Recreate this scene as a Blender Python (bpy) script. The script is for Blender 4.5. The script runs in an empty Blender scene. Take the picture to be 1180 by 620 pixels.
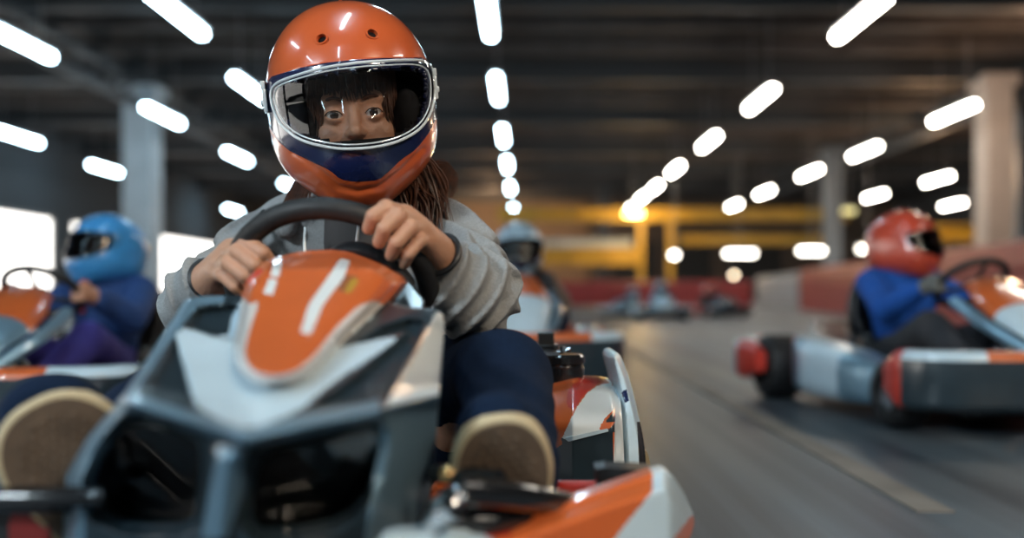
import bpy, bmesh, math, random
import numpy as np
from mathutils import Vector, Matrix, Euler
random.seed(7)
RNG = np.random.RandomState(5)
R = math.radians
SC = bpy.context.scene
COL = SC.collection
# ------------------------------------------------------------------ camera
F = 1100.0; VX = 606.0; VY = 338.0; CH = 0.46
def P(px, py, Y):
    """point of the place that lies at distance Y in front of the camera"""
    return Vector(((px - VX) * Y / F, Y, CH - (py - VY) * Y / F))
cam_d = bpy.data.cameras.new('camera'); cam = bpy.data.objects.new('camera', cam_d); COL.objects.link(cam)
cam.location = (0, 0, CH); cam.rotation_euler = (R(90), 0, 0)
cam_d.sensor_width = 36; cam_d.lens = 36 * F / 1180
cam_d.shift_x = -16 / 1180; cam_d.shift_y = 28 / 1180
cam_d.clip_start = 0.02; cam_d.clip_end = 300
cam_d.dof.use_dof = True; cam_d.dof.focus_distance = 1.36; cam_d.dof.aperture_fstop = 1.5
SC.camera = cam
# ------------------------------------------------------------------ world, exposure
w = bpy.data.worlds.new('world'); SC.world = w; w.use_nodes = True
w.node_tree.nodes['Background'].inputs[0].default_value = (0.10, 0.16, 0.22, 1)
w.node_tree.nodes['Background'].inputs[1].default_value = 0.35
SC.view_settings.view_transform = 'Standard'; SC.view_settings.look = 'None'
SC.view_settings.gamma = 1; SC.view_settings.exposure = -0.12; SC.view_settings.use_curve_mapping = False
LAMP = 44.0
# ------------------------------------------------------------------ materials
MC = {}
def mat(name, col, rough=0.5, metal=0.0, coat=0.0, var=0.12, scale=20, bump=0.0, bscale=60, emit=None, es=0, spec=None, stretch=None):
    if name in MC: return MC[name]
    m = bpy.data.materials.new(name); m.use_nodes = True
    nt = m.node_tree; b = nt.nodes['Principled BSDF']
    b.inputs['Roughness'].default_value = rough; b.inputs['Metallic'].default_value = metal
    b.inputs['Coat Weight'].default_value = coat; b.inputs['Coat Roughness'].default_value = 0.06
    if spec is not None: b.inputs['Specular IOR Level'].default_value = spec
    tc = nt.nodes.new('ShaderNodeTexCoord'); n = nt.nodes.new('ShaderNodeTexNoise')
    n.inputs['Scale'].default_value = scale; n.inputs['Detail'].default_value = 5
    src = tc.outputs['Object']
    if stretch:
        mp = nt.nodes.new('ShaderNodeMapping'); mp.inputs['Scale'].default_value = stretch
        nt.links.new(src, mp.inputs['Vector']); src = mp.outputs[0]
    nt.links.new(src, n.inputs['Vector'])
    r = nt.nodes.new('ShaderNodeValToRGB')
    lo = [max(0, c * (1 - var)) for c in col]; hi = [c * (1 + var) for c in col]
    r.color_ramp.elements[0].position = .3; r.color_ramp.elements[1].position = .7
    r.color_ramp.elements[0].color = (*lo, 1); r.color_ramp.elements[1].color = (*hi, 1)
    nt.links.new(n.outputs['Fac'], r.inputs[0]); nt.links.new(r.outputs[0], b.inputs['Base Color'])
    if bump > 0:
        n2 = nt.nodes.new('ShaderNodeTexNoise'); n2.inputs['Scale'].default_value = bscale; n2.inputs['Detail'].default_value = 4
        nt.links.new(src, n2.inputs['Vector'])
        bp = nt.nodes.new('ShaderNodeBump'); bp.inputs['Strength'].default_value = bump; bp.inputs['Distance'].default_value = 0.01
        nt.links.new(n2.outputs['Fac'], bp.inputs['Height']); nt.links.new(bp.outputs[0], b.inputs['Normal'])
    if emit:
        b.inputs['Emission Color'].default_value = (*emit, 1); b.inputs['Emission Strength'].default_value = es
    MC[name] = m; return m
M_orange = mat('orange_gloss', (.58, .105, .028), .28, 0, .9, .05)
M_orange2 = mat('kart_orange', (.60, .125, .030), .30, 0, .6, .05)
M_red = mat('red_plastic', (.50, .035, .02), .35, 0, .5)
M_white = mat('white_plastic', (.52, .65, .73), .32, 0, .5, .04)
M_whitepod = mat('white_vinyl', (.72, .76, .76), .3, 0, .5, .03)
M_dark = mat('dark_body_gloss', (.018, .032, .042), .28, 0, .7)
M_silver = mat('blue_silver_trim_sheen', (.24, .40, .52), .33, .6, .4, .06)  # kart colour; on the front kart's nose it paints in gloss reflections
M_navy = mat('navy_gloss', (.008, .014, .062), .22, 0, 1.0)
M_black = mat('black_plastic', (.012, .013, .015), .42)
M_blackgl = mat('black_gloss', (.01, .011, .013), .2, 0, .7)
M_rubber = mat('black_rubber', (.012, .012, .013), .55, bump=.1)
M_rim = mat('wheel_metal', (.35, .36, .38), .3, .9)
M_chrome = mat('chrome', (.6, .62, .65), .15, 1.0)
M_brass = mat('brass', (.7, .45, .2), .25, 1.0)
M_skin = mat('skin', (.52, .27, .17), .5, var=.06, scale=60, bump=.15, bscale=250)
M_skin.node_tree.nodes['Principled BSDF'].inputs['Subsurface Weight'].default_value = .15
M_skin.node_tree.nodes['Principled BSDF'].inputs['Subsurface Radius'].default_value = (.02, .008, .004)
M_hair = mat('auburn_hair', (.065, .024, .012), .45, var=.5, scale=90)
M_hoodie = mat('grey_fleece', (.30, .305, .305), .92, var=.10, scale=260, bump=.35, bscale=420, spec=.2)
M_shirt = mat('dark_lining', (.06, .055, .055), .9)
M_jeans = mat('navy_denim', (.006, .015, .038), .9, var=.25, scale=300, bump=.25, bscale=400, spec=.12)
M_sole = mat('brown_rubber_sole', (.10, .066, .042), .75, var=.2, scale=60)
M_cream = mat('cream_rubber', (.52, .42, .26), .6, var=.06)
M_lining = mat('helmet_padding', (.02, .02, .022), .95, spec=.1)
M_clear = mat('clear_white_trim', (.65, .70, .72), .18, 0, 1.0)
M_sclera = mat('eye_white', (.62, .58, .55), .2, coat=1); M_iris = mat('brown_iris', (.045, .025, .015), .2, coat=1); M_pupil = mat('pupil', (.004, .004, .004), .1, coat=1)
M_lip = mat('lip', (.42, .14, .11), .45)
M_gold = mat('gold_reflective_panel', (.55, .40, .22), .3, .5)
M_yellow = mat('yellow_paint', (.42, .25, .02), .5)

def visor_mat(name, tint, gl=1.0):
    m = bpy.data.materials.new(name); m.use_nodes = True; nt = m.node_tree; nt.nodes.clear()
    o = nt.nodes.new('ShaderNodeOutputMaterial'); mx = nt.nodes.new('ShaderNodeMixShader')
    t = nt.nodes.new('ShaderNodeBsdfTransparent'); g = nt.nodes.new('ShaderNodeBsdfGlossy'); fr = nt.nodes.new('ShaderNodeFresnel')
    t.inputs[0].default_value = (*tint, 1); g.inputs['Roughness'].default_value = .03; fr.inputs[0].default_value = 1.5
    nt.links.new(fr.outputs[0], mx.inputs[0]); nt.links.new(t.outputs[0], mx.inputs[1]); nt.links.new(g.outputs[0], mx.inputs[2]); nt.links.new(mx.outputs[0], o.inputs[0])
    return m
M_visor = visor_mat('smoked_visor', (.80, .80, .80))
M_screen = visor_mat('tinted_screen', (.5, .53, .55))
M_visord = visor_mat('dark_visor', (.12, .13, .15))

# ------------------------------------------------------------------ object helpers
def tag(o, label=None, cat=None, group=None, kind=None):
    if label: o['label'] = label
    if cat: o['category'] = cat
    if group: o['group'] = group
    if kind: o['kind'] = kind
    return o
def empty(name, loc, rz=0):
    o = bpy.data.objects.new(name, None); o.empty_display_size = .1; COL.objects.link(o)
    o.location = loc; o.rotation_euler = (0, 0, rz); return o
def obj(name, mesh, mats, parent=None, world=True, smooth=True):
    """one mesh object; with a parent its geometry is given in world space when world=True"""
    if not isinstance(mats, (list, tuple)): mats = [mats]
    if not mesh.materials:
        for m in mats: mesh.materials.append(m)
    if smooth: mesh.shade_smooth()
    o = bpy.data.objects.new(name, mesh); COL.objects.link(o)
    if parent:
        o.parent = parent
        if world:
            p = parent; M = Matrix.Identity(4)
            while p:
                M = Matrix.LocRotScale(p.location, p.rotation_euler, p.scale) @ M; p = p.parent
            o.matrix_parent_inverse = Matrix.Identity(4); o.matrix_basis = M.inverted()
    return o
def mesh_of(name, verts, faces, mi=None):
    me = bpy.data.meshes.new(name); me.from_pydata([tuple(map(float, v)) for v in verts], [], [tuple(map(int, f)) for f in faces])
    if mi is not None: me.polygons.foreach_set('material_index', np.array(mi, dtype=np.int32))
    me.update(); return me
def bevel(o, wd=.004, seg=2):
    m = o.modifiers.new('b', 'BEVEL'); m.width = wd; m.segments = seg; m.limit_method = 'ANGLE'; m.angle_limit = R(40); return o
class MB:
    def __init__(s): s.v = []; s.f = []; s.m = []
    def add(s, V, Fc, mi=0):
        n = len(s.v); s.v += [tuple(map(float, v)) for v in V]; s.f += [tuple(int(i) + n for i in f) for f in Fc]
        s.m += ([mi] * len(Fc) if np.isscalar(mi) else list(mi)); return s
    def box(s, c, d, rz=0, mi=0, rx=0, ry=0):
        E = Euler((rx, ry, rz)).to_matrix(); V = []
        for x in (-1, 1):
            for y in (-1, 1):
                for z in (-1, 1): V.append(Vector(c) + E @ Vector((x * d[0] / 2, y * d[1] / 2, z * d[2] / 2)))
        return s.add(V, [(0, 1, 3, 2), (4, 6, 7, 5), (0, 4, 5, 1), (2, 3, 7, 6), (0, 2, 6, 4), (1, 5, 7, 3)], mi)
    def tube(s, pts, r, n=12, mi=0, closed=False, sx=1.0):
        pts = [Vector(p) for p in pts]; N = len(pts); rs = [r] * N if np.isscalar(r) else r
        V = []; up = None
        for i, p in enumerate(pts):
            if closed: t = pts[(i + 1) % N] - pts[i - 1]
            else: t = pts[min(i + 1, N - 1)] - pts[max(i - 1, 0)]
            t.normalize()
            if up is None: up = Vector((0, 0, 1)) if abs(t.z) < .9 else Vector((1, 0, 0))
            a = t.cross(up).normalized(); up = a.cross(t).normalized()
            for k in range(n):
                th = 2 * math.pi * k / n; V.append(p + rs[i] * (math.cos(th) * a * sx + math.sin(th) * up))
        Fc = []
        for i in range(N if closed else N - 1):
            for k in range(n):
                Fc.append((i * n + k, i * n + (k + 1) % n, ((i + 1) % N) * n + (k + 1) % n, ((i + 1) % N) * n + k))
        if not closed: Fc += [tuple(reversed(range(n))), tuple((N - 1) * n + k for k in range(n))]
        return s.add(V, Fc, mi)
    def lathe(s, prof, c, axis=(0, 0, 1), n=32, mi=0):
        q = Vector((0, 0, 1)).rotation_difference(Vector(axis)); V = []; Fc = []; L = len(prof); mm = []
        for (r, h) in prof:
            for k in range(n):
                th = 2 * math.pi * k / n; V.append(Vector(c) + q @ Vector((r * math.cos(th), r * math.sin(th), h)))
        for i in range(L - 1):
            for k in range(n):
                Fc.append((i * n + k, i * n + (k + 1) % n, (i + 1) * n + (k + 1) % n, (i + 1) * n + k)); mm.append(mi if np.isscalar(mi) else mi[i])
        if prof[0] == prof[-1]: return s.add(V, Fc, mm)
        if prof[0][0] > 1e-6: Fc.append(tuple(reversed(range(n)))); mm.append(mm[0])
        if prof[-1][0] > 1e-6: Fc.append(tuple((L - 1) * n + k for k in range(n))); mm.append(mm[-1])
        return s.add(V, Fc, mm)
    def loft(s, secs, mi=0, closed=True, caps=True):
        n = len(secs[0]); V = [p for q in secs for p in q]; Fc = []; mm = []
        for i in range(len(secs) - 1):
            for k in range(n if closed else n - 1):
                Fc.append((i * n + k, i * n + (k + 1) % n, (i + 1) * n + (k + 1) % n, (i + 1) * n + k)); mm.append(mi if np.isscalar(mi) else mi[i])
        if caps and closed:
            Fc += [tuple(reversed(range(n))), tuple((len(secs) - 1) * n + k for k in range(n))]; mm += [mm[0], mm[-1]]
        return s.add(V, Fc, mm)
    def build(s, name, mats, parent=None, world=True, smooth=True):
        me = mesh_of(name, s.v, s.f, s.m)
        bm = bmesh.new(); bm.from_mesh(me); bmesh.ops.recalc_face_normals(bm, faces=bm.faces); bm.to_mesh(me); bm.free()
        o = obj(name, me, mats, parent, world, smooth)
        if smooth: 
            try: me.set_sharp_from_angle(angle=R(42))
            except Exception: pass
        return o
def spline(pts, n=8):
    pts = [Vector(p) for p in pts]; out = []
    q = [2 * pts[0] - pts[1]] + pts + [2 * pts[-1] - pts[-2]]
    for i in range(1, len(q) - 2):
        for k in range(n):
            t = k / n; a, b, c, d = q[i - 1], q[i], q[i + 1], q[i + 2]
            out.append(.5 * ((2 * b) + (c - a) * t + (2 * a - 5 * b + 4 * c - d) * t * t + (3 * b - a - 3 * c + d) * t ** 3))
    out.append(pts[-1]); return out
# ---- polygons in a plane
def inside(poly, X, Y):
    poly = np.array(poly, float); c = np.zeros(X.shape, bool); j = len(poly) - 1
    for i in range(len(poly)):
        xi, yi = poly[i]; xj, yj = poly[j]
        m = ((yi > Y) != (yj > Y)) & (X < (xj - xi) * (Y - yi) / ((yj - yi) + 1e-12) + xi); c ^= m; j = i
    return c
def near(poly, X, Y, closed=True):
    """distance to a polyline and the nearest point on it"""
    best = np.full(X.shape, 1e9); bx = X.copy(); by = Y.copy(); n = len(poly)
    for i in range(n if closed else n - 1):
        ax, ay = poly[i]; cx, cy = poly[(i + 1) % n]; dx, dy = cx - ax, cy - ay; L = dx * dx + dy * dy + 1e-12
        t = np.clip(((X - ax) * dx + (Y - ay) * dy) / L, 0, 1); qx = ax + t * dx; qy = ay + t * dy
        d = np.hypot(X - qx, Y - qy); m = d < best; best[m] = d[m]; bx[m] = qx[m]; by[m] = qy[m]
    return best, bx, by
def rnd(poly, k=2):
    """rounded copy of a polygon (corner cutting)"""
    for _ in range(k):
        q = []
        for i in range(len(poly)):
            a = poly[i]; b = poly[(i + 1) % len(poly)]
            q += [(a[0] * .78 + b[0] * .22, a[1] * .78 + b[1] * .22), (a[0] * .22 + b[0] * .78, a[1] * .22 + b[1] * .78)]
        poly = q
    return poly
def relief(name, outline, depth, regions, mats, parent, step=2.0, thick=.03, holes=()):
    """solid moulded shell: front relief, real wall thickness, back face. regions = [(polygon, material index)]"""
    ol = np.array(outline); x0, y0 = ol.min(0) - step; x1, y1 = ol.max(0) + step
    gx = np.arange(x0, x1 + step, step); gy = np.arange(y0, y1 + step, step)
    X, Y = np.meshgrid(gx, gy, indexing='ij'); nx, ny = X.shape
    cx = (X[:-1, :-1] + X[1:, 1:]) / 2; cy = (Y[:-1, :-1] + Y[1:, 1:]) / 2
    keep = inside(outline, cx, cy)
    for h in holes: keep &= ~inside(h, cx, cy)
    mi = np.zeros(keep.shape, int)
    for poly, k in regions: mi[inside(poly, cx, cy)] = k
    lines = [outline] + list(holes)
    used = np.zeros(X.shape, bool); full = np.ones(X.shape, bool)
    for (a, b) in ((0, 0), (1, 0), (0, 1), (1, 1)):
        used[a:nx - 1 + a, b:ny - 1 + b] |= keep; full[a:nx - 1 + a, b:ny - 1 + b] &= keep
    bnd = used & ~full; SX, SY = X.copy(), Y.copy()
    for poly, _ in regions:
        d, qx, qy = near(poly, X, Y); m = used & ~bnd & (d < step * .5); SX[m] = qx[m]; SY[m] = qy[m]
    bd = np.full(X.shape, 1e9)
    for poly in lines:
        d, qx, qy = near(poly, X, Y); m = bnd & (d < bd) & (d < step * 1.5); SX[m] = qx[m]; SY[m] = qy[m]; bd = np.minimum(bd, d)
    idx = -np.ones(X.shape, int); idx[used] = np.arange(used.sum()); D = depth(SX, SY)
    px, py, dd = SX[used], SY[used], D[used]
    V = np.stack([(px - VX) * dd / F, dd, CH - (py - VY) * dd / F], 1); n = len(V)
    I, J = np.nonzero(keep)
    q = np.stack([idx[I, J], idx[I, J + 1], idx[I + 1, J + 1], idx[I + 1, J]], 1); m1 = mi[I, J]
    Vb = V + np.array([0, thick, 0]); qb = q[:, ::-1] + n
    from collections import Counter
    ed = {}
    for f, m in zip(q.tolist(), m1.tolist()):
        for a, b in ((0, 1), (1, 2), (2, 3), (3, 0)):
            e = (f[a], f[b])
            if (e[1], e[0]) in ed: del ed[(e[1], e[0])]
            else: ed[e] = m
    side = [(b, a, a + n, b + n) for (a, b) in ed]; ms = list(ed.values())
    me = mesh_of(name, np.vstack([V, Vb]), q.tolist() + qb.tolist() + side, m1.tolist() + m1.tolist() + ms)
    o = obj(name, me, mats, parent)
    try: me.set_sharp_from_angle(angle=R(50))
    except Exception: pass
    return o
# ---- distance fields -> surface
def sph(c, r): c = np.array(c, np.float32); return lambda p: np.linalg.norm(p - c, axis=1) - r
def cap(a, b, ra, rb):
    a = np.array(a, np.float32); b = np.array(b, np.float32); ab = b - a; L = float(ab @ ab) + 1e-12
    def f(p):
        t = np.clip(((p - a) @ ab) / L, 0, 1); return np.linalg.norm(p - a - t[:, None] * ab, axis=1) - (ra + (rb - ra) * t)
    return f
def ell(c, r, rot=None):
    c = np.array(c, np.float32); r = np.array(r, np.float32); Rm = np.array(Euler(rot).to_matrix().transposed(), np.float32) if rot else None
    def f(p):
        q = p - c
        if Rm is not None: q = q @ Rm.T
        k0 = np.linalg.norm(q / r, axis=1); k1 = np.linalg.norm(q / (r * r), axis=1) + 1e-9; return k0 * (k0 - 1) / k1
    return f
def chain(pts, rs):
    fs = [cap(pts[i], pts[i + 1], rs[i], rs[i + 1]) for i in range(len(pts) - 1)]
    def f(p):
        d = fs[0](p)
        for g in fs[1:]: d = np.minimum(d, g(p))
        return d
    return f
def smin(a, b, k):
    h = np.clip(.5 + .5 * (b - a) / k, 0, 1); return b * (1 - h) + a * h - k * h * (1 - h)
def sun(fs, k):
    def f(p):
        d = fs[0](p)
        for g in fs[1:]: d = smin(d, g(p), k)
        return d
    return f
def sub(f, g, k=.004): return lambda p: -smin(-f(p), g(p), k)
def nets(f, lo, hi, h):
    lo = np.array(lo, float); hi = np.array(hi, float)
    ax = [np.arange(lo[i], hi[i] + h, h, dtype=np.float32) for i in range(3)]
    G = np.stack(np.meshgrid(*ax, indexing='ij'), -1); S = G.shape[:3]; Pt = G.reshape(-1, 3)
    D = np.empty(len(Pt), np.float32)
    for s in range(0, len(Pt), 400000): D[s:s + 400000] = f(Pt[s:s + 400000])
    D = D.reshape(S); D[0] = D[-1] = 1; D[:, 0] = D[:, -1] = 1; D[:, :, 0] = D[:, :, -1] = 1
    ins = D < 0; C = [(a, b, c) for a in (0, 1) for b in (0, 1) for c in (0, 1)]; n = [s - 1 for s in S]
    def cr(A, o): return A[o[0]:o[0] + n[0], o[1]:o[1] + n[1], o[2]:o[2] + n[2]]
    cnt = sum(cr(ins, o).astype(np.int8) for o in C); act = (cnt > 0) & (cnt < 8); ci = np.argwhere(act)
    acc = np.zeros((len(ci), 3)); num = np.zeros(len(ci))
    for o in C:
        for a in range(3):
            if o[a] == 0:
                e = list(o); e[a] = 1
                d0 = D[ci[:, 0] + o[0], ci[:, 1] + o[1], ci[:, 2] + o[2]]; d1 = D[ci[:, 0] + e[0], ci[:, 1] + e[1], ci[:, 2] + e[2]]
                m = (d0 < 0) != (d1 < 0); t = np.where(m, d0 / (d0 - d1 + 1e-20), 0); q = np.tile(np.array(o, float), (len(ci), 1)); q[:, a] += t
                acc[m] += q[m]; num[m] += 1
    V = lo + (ci + acc / num[:, None]) * h
    idx = -np.ones(n, np.int64); idx[act] = np.arange(len(ci)); Fc = []
    for a in range(3):
        b, c = (a + 1) % 3, (a + 2) % 3; s0 = [slice(None)] * 3; s1 = [slice(None)] * 3; s0[a] = slice(0, -1); s1[a] = slice(1, None)
        A = ins[tuple(s0)]; B = ins[tuple(s1)]; e = np.argwhere(A != B); e = e[(e[:, b] > 0) & (e[:, c] > 0) & (e[:, b] < S[b] - 1) & (e[:, c] < S[c] - 1)]
        def g(db, dc):
            k = e.copy(); k[:, b] -= db; k[:, c] -= dc; return idx[k[:, 0], k[:, 1], k[:, 2]]
        q = np.stack([g(1, 1), g(0, 1), g(0, 0), g(1, 0)], 1); fl = ~A[e[:, 0], e[:, 1], e[:, 2]]; q[fl] = q[fl][:, ::-1]; Fc.append(q)
    return V, np.vstack(Fc)
def relax(V, Fc, it=1):
    E = np.vstack([Fc[:, [0, 1]], Fc[:, [1, 2]], Fc[:, [2, 3]], Fc[:, [3, 0]]])
    for _ in range(it):
        A = np.zeros_like(V); c = np.zeros(len(V)); np.add.at(A, E[:, 0], V[E[:, 1]]); np.add.at(c, E[:, 0], 1); np.add.at(A, E[:, 1], V[E[:, 0]]); np.add.at(c, E[:, 1], 1)
        V = V * .5 + .5 * A / np.maximum(c, 1)[:, None]
    return V
def blob(name, f, lo, hi, h, mats, parent=None, world=True, it=1, mfn=None):
    V, Fc = nets(f, lo, hi, h); V = relax(V, Fc, it); mi = None
    if mfn is not None: mi = mfn(V[Fc].mean(1))
    return obj(name, mesh_of(name, V, Fc, mi), mats, parent, world)
def waves(seed, n, lo, hi):
    r = np.random.RandomState(seed); K = r.normal(size=(n, 3)); K /= np.linalg.norm(K, axis=1)[:, None]; K *= r.uniform(lo, hi, (n, 1)); ph = r.uniform(0, 6.28, n)
    K = K.astype(np.float32)
    def f(p):
        d = np.zeros(len(p), np.float32)
        for i in range(n): d += np.sin(p @ K[i] + ph[i])
        return d / n
    return f

# ================================================================== THE HALL
LZ = 4.86
floor_m = bpy.data.materials.new('track_asphalt'); floor_m.use_nodes = True
nt = floor_m.node_tree; b = nt.nodes['Principled BSDF']; tc = nt.nodes.new('ShaderNodeTexCoord')
mp = nt.nodes.new('ShaderNodeMapping'); mp.inputs['Scale'].default_value = (5.0, .12, 1); n1 = nt.nodes.new('ShaderNodeTexNoise'); n1.inputs['Scale'].default_value = 1.2; n1.inputs['Detail'].default_value = 6
nt.links.new(tc.outputs['Object'], mp.inputs[0]); nt.links.new(mp.outputs[0], n1.inputs['Vector'])
n2 = nt.nodes.new('ShaderNodeTexNoise'); n2.inputs['Scale'].default_value = .25; nt.links.new(tc.outputs['Object'], n2.inputs['Vector'])
cr = nt.nodes.new('ShaderNodeValToRGB'); e = cr.color_ramp.elements; e[0].position = .38; e[0].color = (.020, .030, .042, 1); e[1].position = .66; e[1].color = (.11, .13, .145, 1)
nt.links.new(n1.outputs['Fac'], cr.inputs[0])
cr2 = nt.nodes.new('ShaderNodeValToRGB'); e = cr2.color_ramp.elements; e[0].position = .45; e[0].color = (.75, .95, 1.1, 1); e[1].position = .62; e[1].color = (1.25, 1.0, .8, 1)
nt.links.new(n2.outputs['Fac'], cr2.inputs[0])
mx = nt.nodes.new('ShaderNodeMix'); mx.data_type = 'RGBA'; mx.blend_type = 'MULTIPLY'; mx.inputs[0].default_value = 1
nt.links.new(cr.outputs[0], mx.inputs[6]); nt.links.new(cr2.outputs[0], mx.inputs[7]); nt.links.new(mx.outputs[2], b.inputs['Base Color'])
b.inputs['Roughness'].default_value = .42
bp = nt.nodes.new('ShaderNodeBump'); bp.inputs['Strength'].default_value = .12; n3 = nt.nodes.new('ShaderNodeTexNoise'); n3.inputs['Scale'].default_value = 60; nt.links.new(tc.outputs['Object'], n3.inputs['Vector'])
nt.links.new(n3.outputs['Fac'], bp.inputs['Height']); nt.links.new(bp.outputs[0], b.inputs['Normal'])
def struct(o): o['kind'] = 'structure'; return o
XL, XR, YB, YF, CZ = -17.6, 24.0, 62.0, -14.0, 6.6
struct(MB().box(((XL + XR) / 2, (YB + YF) / 2, -.1), (XR - XL + 1, YB - YF + 1, .2)).build('floor', floor_m, smooth=False))
M_ceil = mat('brown_roof_boards', (.048, .036, .028), .8, var=.5, scale=1.6, stretch=(.25, 2.5, 1))
struct(MB().box(((XL + XR) / 2, (YB + YF) / 2, CZ + .1), (XR - XL + 1, YB - YF + 1, .2)).build('ceiling', M_ceil, smooth=False))
M_purl = mat('roof_purlin_paint', (.060, .052, .050), .7, var=.3, scale=2); M_gird = mat('dark_steel', (.03, .035, .04), .6)
k = 1
for i in range(26):
    y = 6 + i * 2.15
    struct(MB().box(((XL + XR) / 2, y, CZ - .16), (XR - XL, .22 if i % 3 else .4, .3 if i % 3 else .75)).build('trim_%d' % k, M_purl if i % 3 else M_gird, smooth=False)); k += 1
for x in (-10.6, 13.0):
    mb = MB(); mb.box((x, (YB + YF) / 2, CZ - .95), (.22, YB - YF, .22)); mb.box((x, (YB + YF) / 2, CZ - .3), (.2, YB - YF, .2))
    y = YF + 1
    while y < YB - 2:
        mb.tube([(x, y, CZ - .95), (x, y + 1, CZ - .3), (x, y + 2, CZ - .95)], .05, 6); y += 2
    struct(mb.build('trim_%d' % k, M_gird, smooth=False)); k += 1
M_wall = mat('brown_grey_wall_panels', (.13, .105, .09), .8, var=.2, scale=.8); M_walld = mat('dark_wall', (.05, .06, .07), .8)
struct(MB().box(((XL + XR) / 2, YB + .15, CZ / 2), (XR - XL + 1, .3, CZ)).build('wall_back', M_wall, smooth=False))
mb = MB(); mb.box(((XL + XR) / 2, YF - .15, CZ / 2), (XR - XL + 1, .3, CZ))
struct(mb.build('unseen_wall_front', mat('pale_bounce_wall', (.5, .52, .54), .8), smooth=False))  # unseen wall, made pale to bounce fill light forward
struct(MB().box((XR + .15, (YB + YF) / 2, CZ / 2), (.3, YB - YF, CZ)).build('wall_right', M_walld, smooth=False))
# left wall with openings for the windows
wins = [(-13, -1.), (0., 11.5), (12.5, 24), (25, 35.6), (37.0, 41.5), (43.2, 55)]; wz0, wz1 = .5, 3.3  # first window, behind the camera, added to bring in front light
mb = MB(); mb.box((XL - .15, (YB + YF) / 2, wz0 / 2), (.3, YB - YF, wz0)); mb.box((XL - .15, (YB + YF) / 2, (wz1 + CZ) / 2), (.3, YB - YF, CZ - wz1))
edges = [YF] + [v for q in wins for v in q] + [YB]
for a, c in zip(edges[::2], edges[1::2]): mb.box((XL - .15, (a + c) / 2, (wz0 + wz1) / 2), (.3, c - a, wz1 - wz0))
struct(mb.build('wall_left', M_walld, smooth=False))
M_win = mat('daylight_window', (.8, .8, .8), .4, emit=(1.0, .96, .90), es=4.0)
M_frame = mat('window_frame_grey', (.2, .2, .2), .5)
for i, (a, c) in enumerate(wins):
    o = struct(MB().box((XL - .12, (a + c) / 2, (wz0 + wz1) / 2), (.04, c - a, wz1 - wz0)).build('window_%d' % (i + 1), M_win, smooth=False))
    mb = MB()
    for z in (wz0 + .05, wz1 - .05): mb.box((XL - .05, (a + c) / 2, z), (.1, c - a, .1))
    for y in (a + .05, c - .05): mb.box((XL - .05, y, (wz0 + wz1) / 2), (.1, .1, wz1 - wz0 - .2))
    mb.build('window_frame', M_frame, o, smooth=False)
# columns
M_col = mat('pale_blue_column_paint', (.42, .48, .52), .55, var=.08, scale=2); M_colw = mat('cream_column_paint', (.55, .45, .38), .55, var=.08, scale=2)
M_cold = mat('grey_blue_column_paint', (.13, .16, .19), .55, var=.08, scale=2)
def column(x, y, s, m):
    mb = MB(); mb.box((x, y, (CZ - .4) / 2), (s, s, CZ - .4)); mb.box((x, y, .15), (s + .2, s + .2, .3)); mb.box((x, y, CZ - .55), (s + .25, s + .25, .3))
    return struct(bevel(mb.build('column', m, smooth=False), .03))
column(-10.6, 26.4, .8, M_col); column(12.4, 25.3, .72, M_colw); column(14.6, 28, .6, M_cold); column(12.2, 38, .6, M_cold); column(4.2, 52, .5, M_gird)
# mezzanine and crane beams at the far end
def beam(name, x0, x1, y, z, h, m, label):
    mb = MB(); mb.box(((x0 + x1) / 2, y, z + h / 2 - .04), (x1 - x0, .34, .08)); mb.box(((x0 + x1) / 2, y, z - h / 2 + .04), (x1 - x0, .34, .08)); mb.box(((x0 + x1) / 2, y, z), (x1 - x0, .08, h - .1))
    n = max(2, int((x1 - x0) / 1.5))
    for i in range(n + 1): mb.box((x0 + .05 + (x1 - x0 - .1) * i / n, y, z), (.06, .3, h - .1))
    o = mb.build(name, m, smooth=False); tag(o, label, 'beam'); return o
GB = 'yellow steel beams at the far end'
beam('steel_beam', -1.2, 13.5, 40, 3.75, .5, M_yellow, 'long high yellow steel beam crossing the far end of the hall')
beam('steel_beam', .3, 4.9, 40.6, 2.05, .75, M_yellow, 'short low yellow steel beam left of the dark far doorways')
beam('steel_beam', 6.6, 12.6, 40.8, 2.75, .4, M_yellow, 'yellow steel beam above the row of low bright lamps')
beam('steel_beam', 14.2, 23.5, 33, 2.55, .55, M_yellow, 'yellow steel beam behind the red barrier at far right')
beam('steel_beam', -1.0, 4.6, 41.5, 2.62, .35, M_col, 'pale blue steel beam above the short low yellow beam')
for x, y, lb in ((4.85, 40.3, 'left'), (6.1, 40.3, 'right')):
    mb = MB(); mb.box((x, y, 1.75), (.22, .22, 3.5)); mb.box((x, y, .05), (.4, .4, .1)); tag(mb.build('steel_post', M_yellow, smooth=False), '%s one of the two yellow posts under the glowing yellow lamp' % lb, 'post')
# far doorways
for i, (x0, x1) in enumerate(((5.6, 8.4), (8.9, 12.0), (13.0, 16.6))):
    mb = MB(); mb.box(((x0 + x1) / 2, YB - .06, 1.9), (x1 - x0, .1, 3.8)); 
    for k in range(6): mb.box(((x0 + x1) / 2, YB - .13, .4 + k * .6), (x1 - x0 - .1, .04, .04))
    struct(mb.build('door_%d' % (i + 1), M_gird, smooth=False))
mb = MB(); mb.box((-1.5, YB - .1, 3.4), (11, .16, 6)); 
for k in range(12): mb.box((-7 + k, YB - .2, 3.4), (.08, .06, 6))
struct(mb.build('trim_60', mat('tan_wall_cladding', (.26, .18, .12), .75, var=.1, scale=1), smooth=False))

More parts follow.
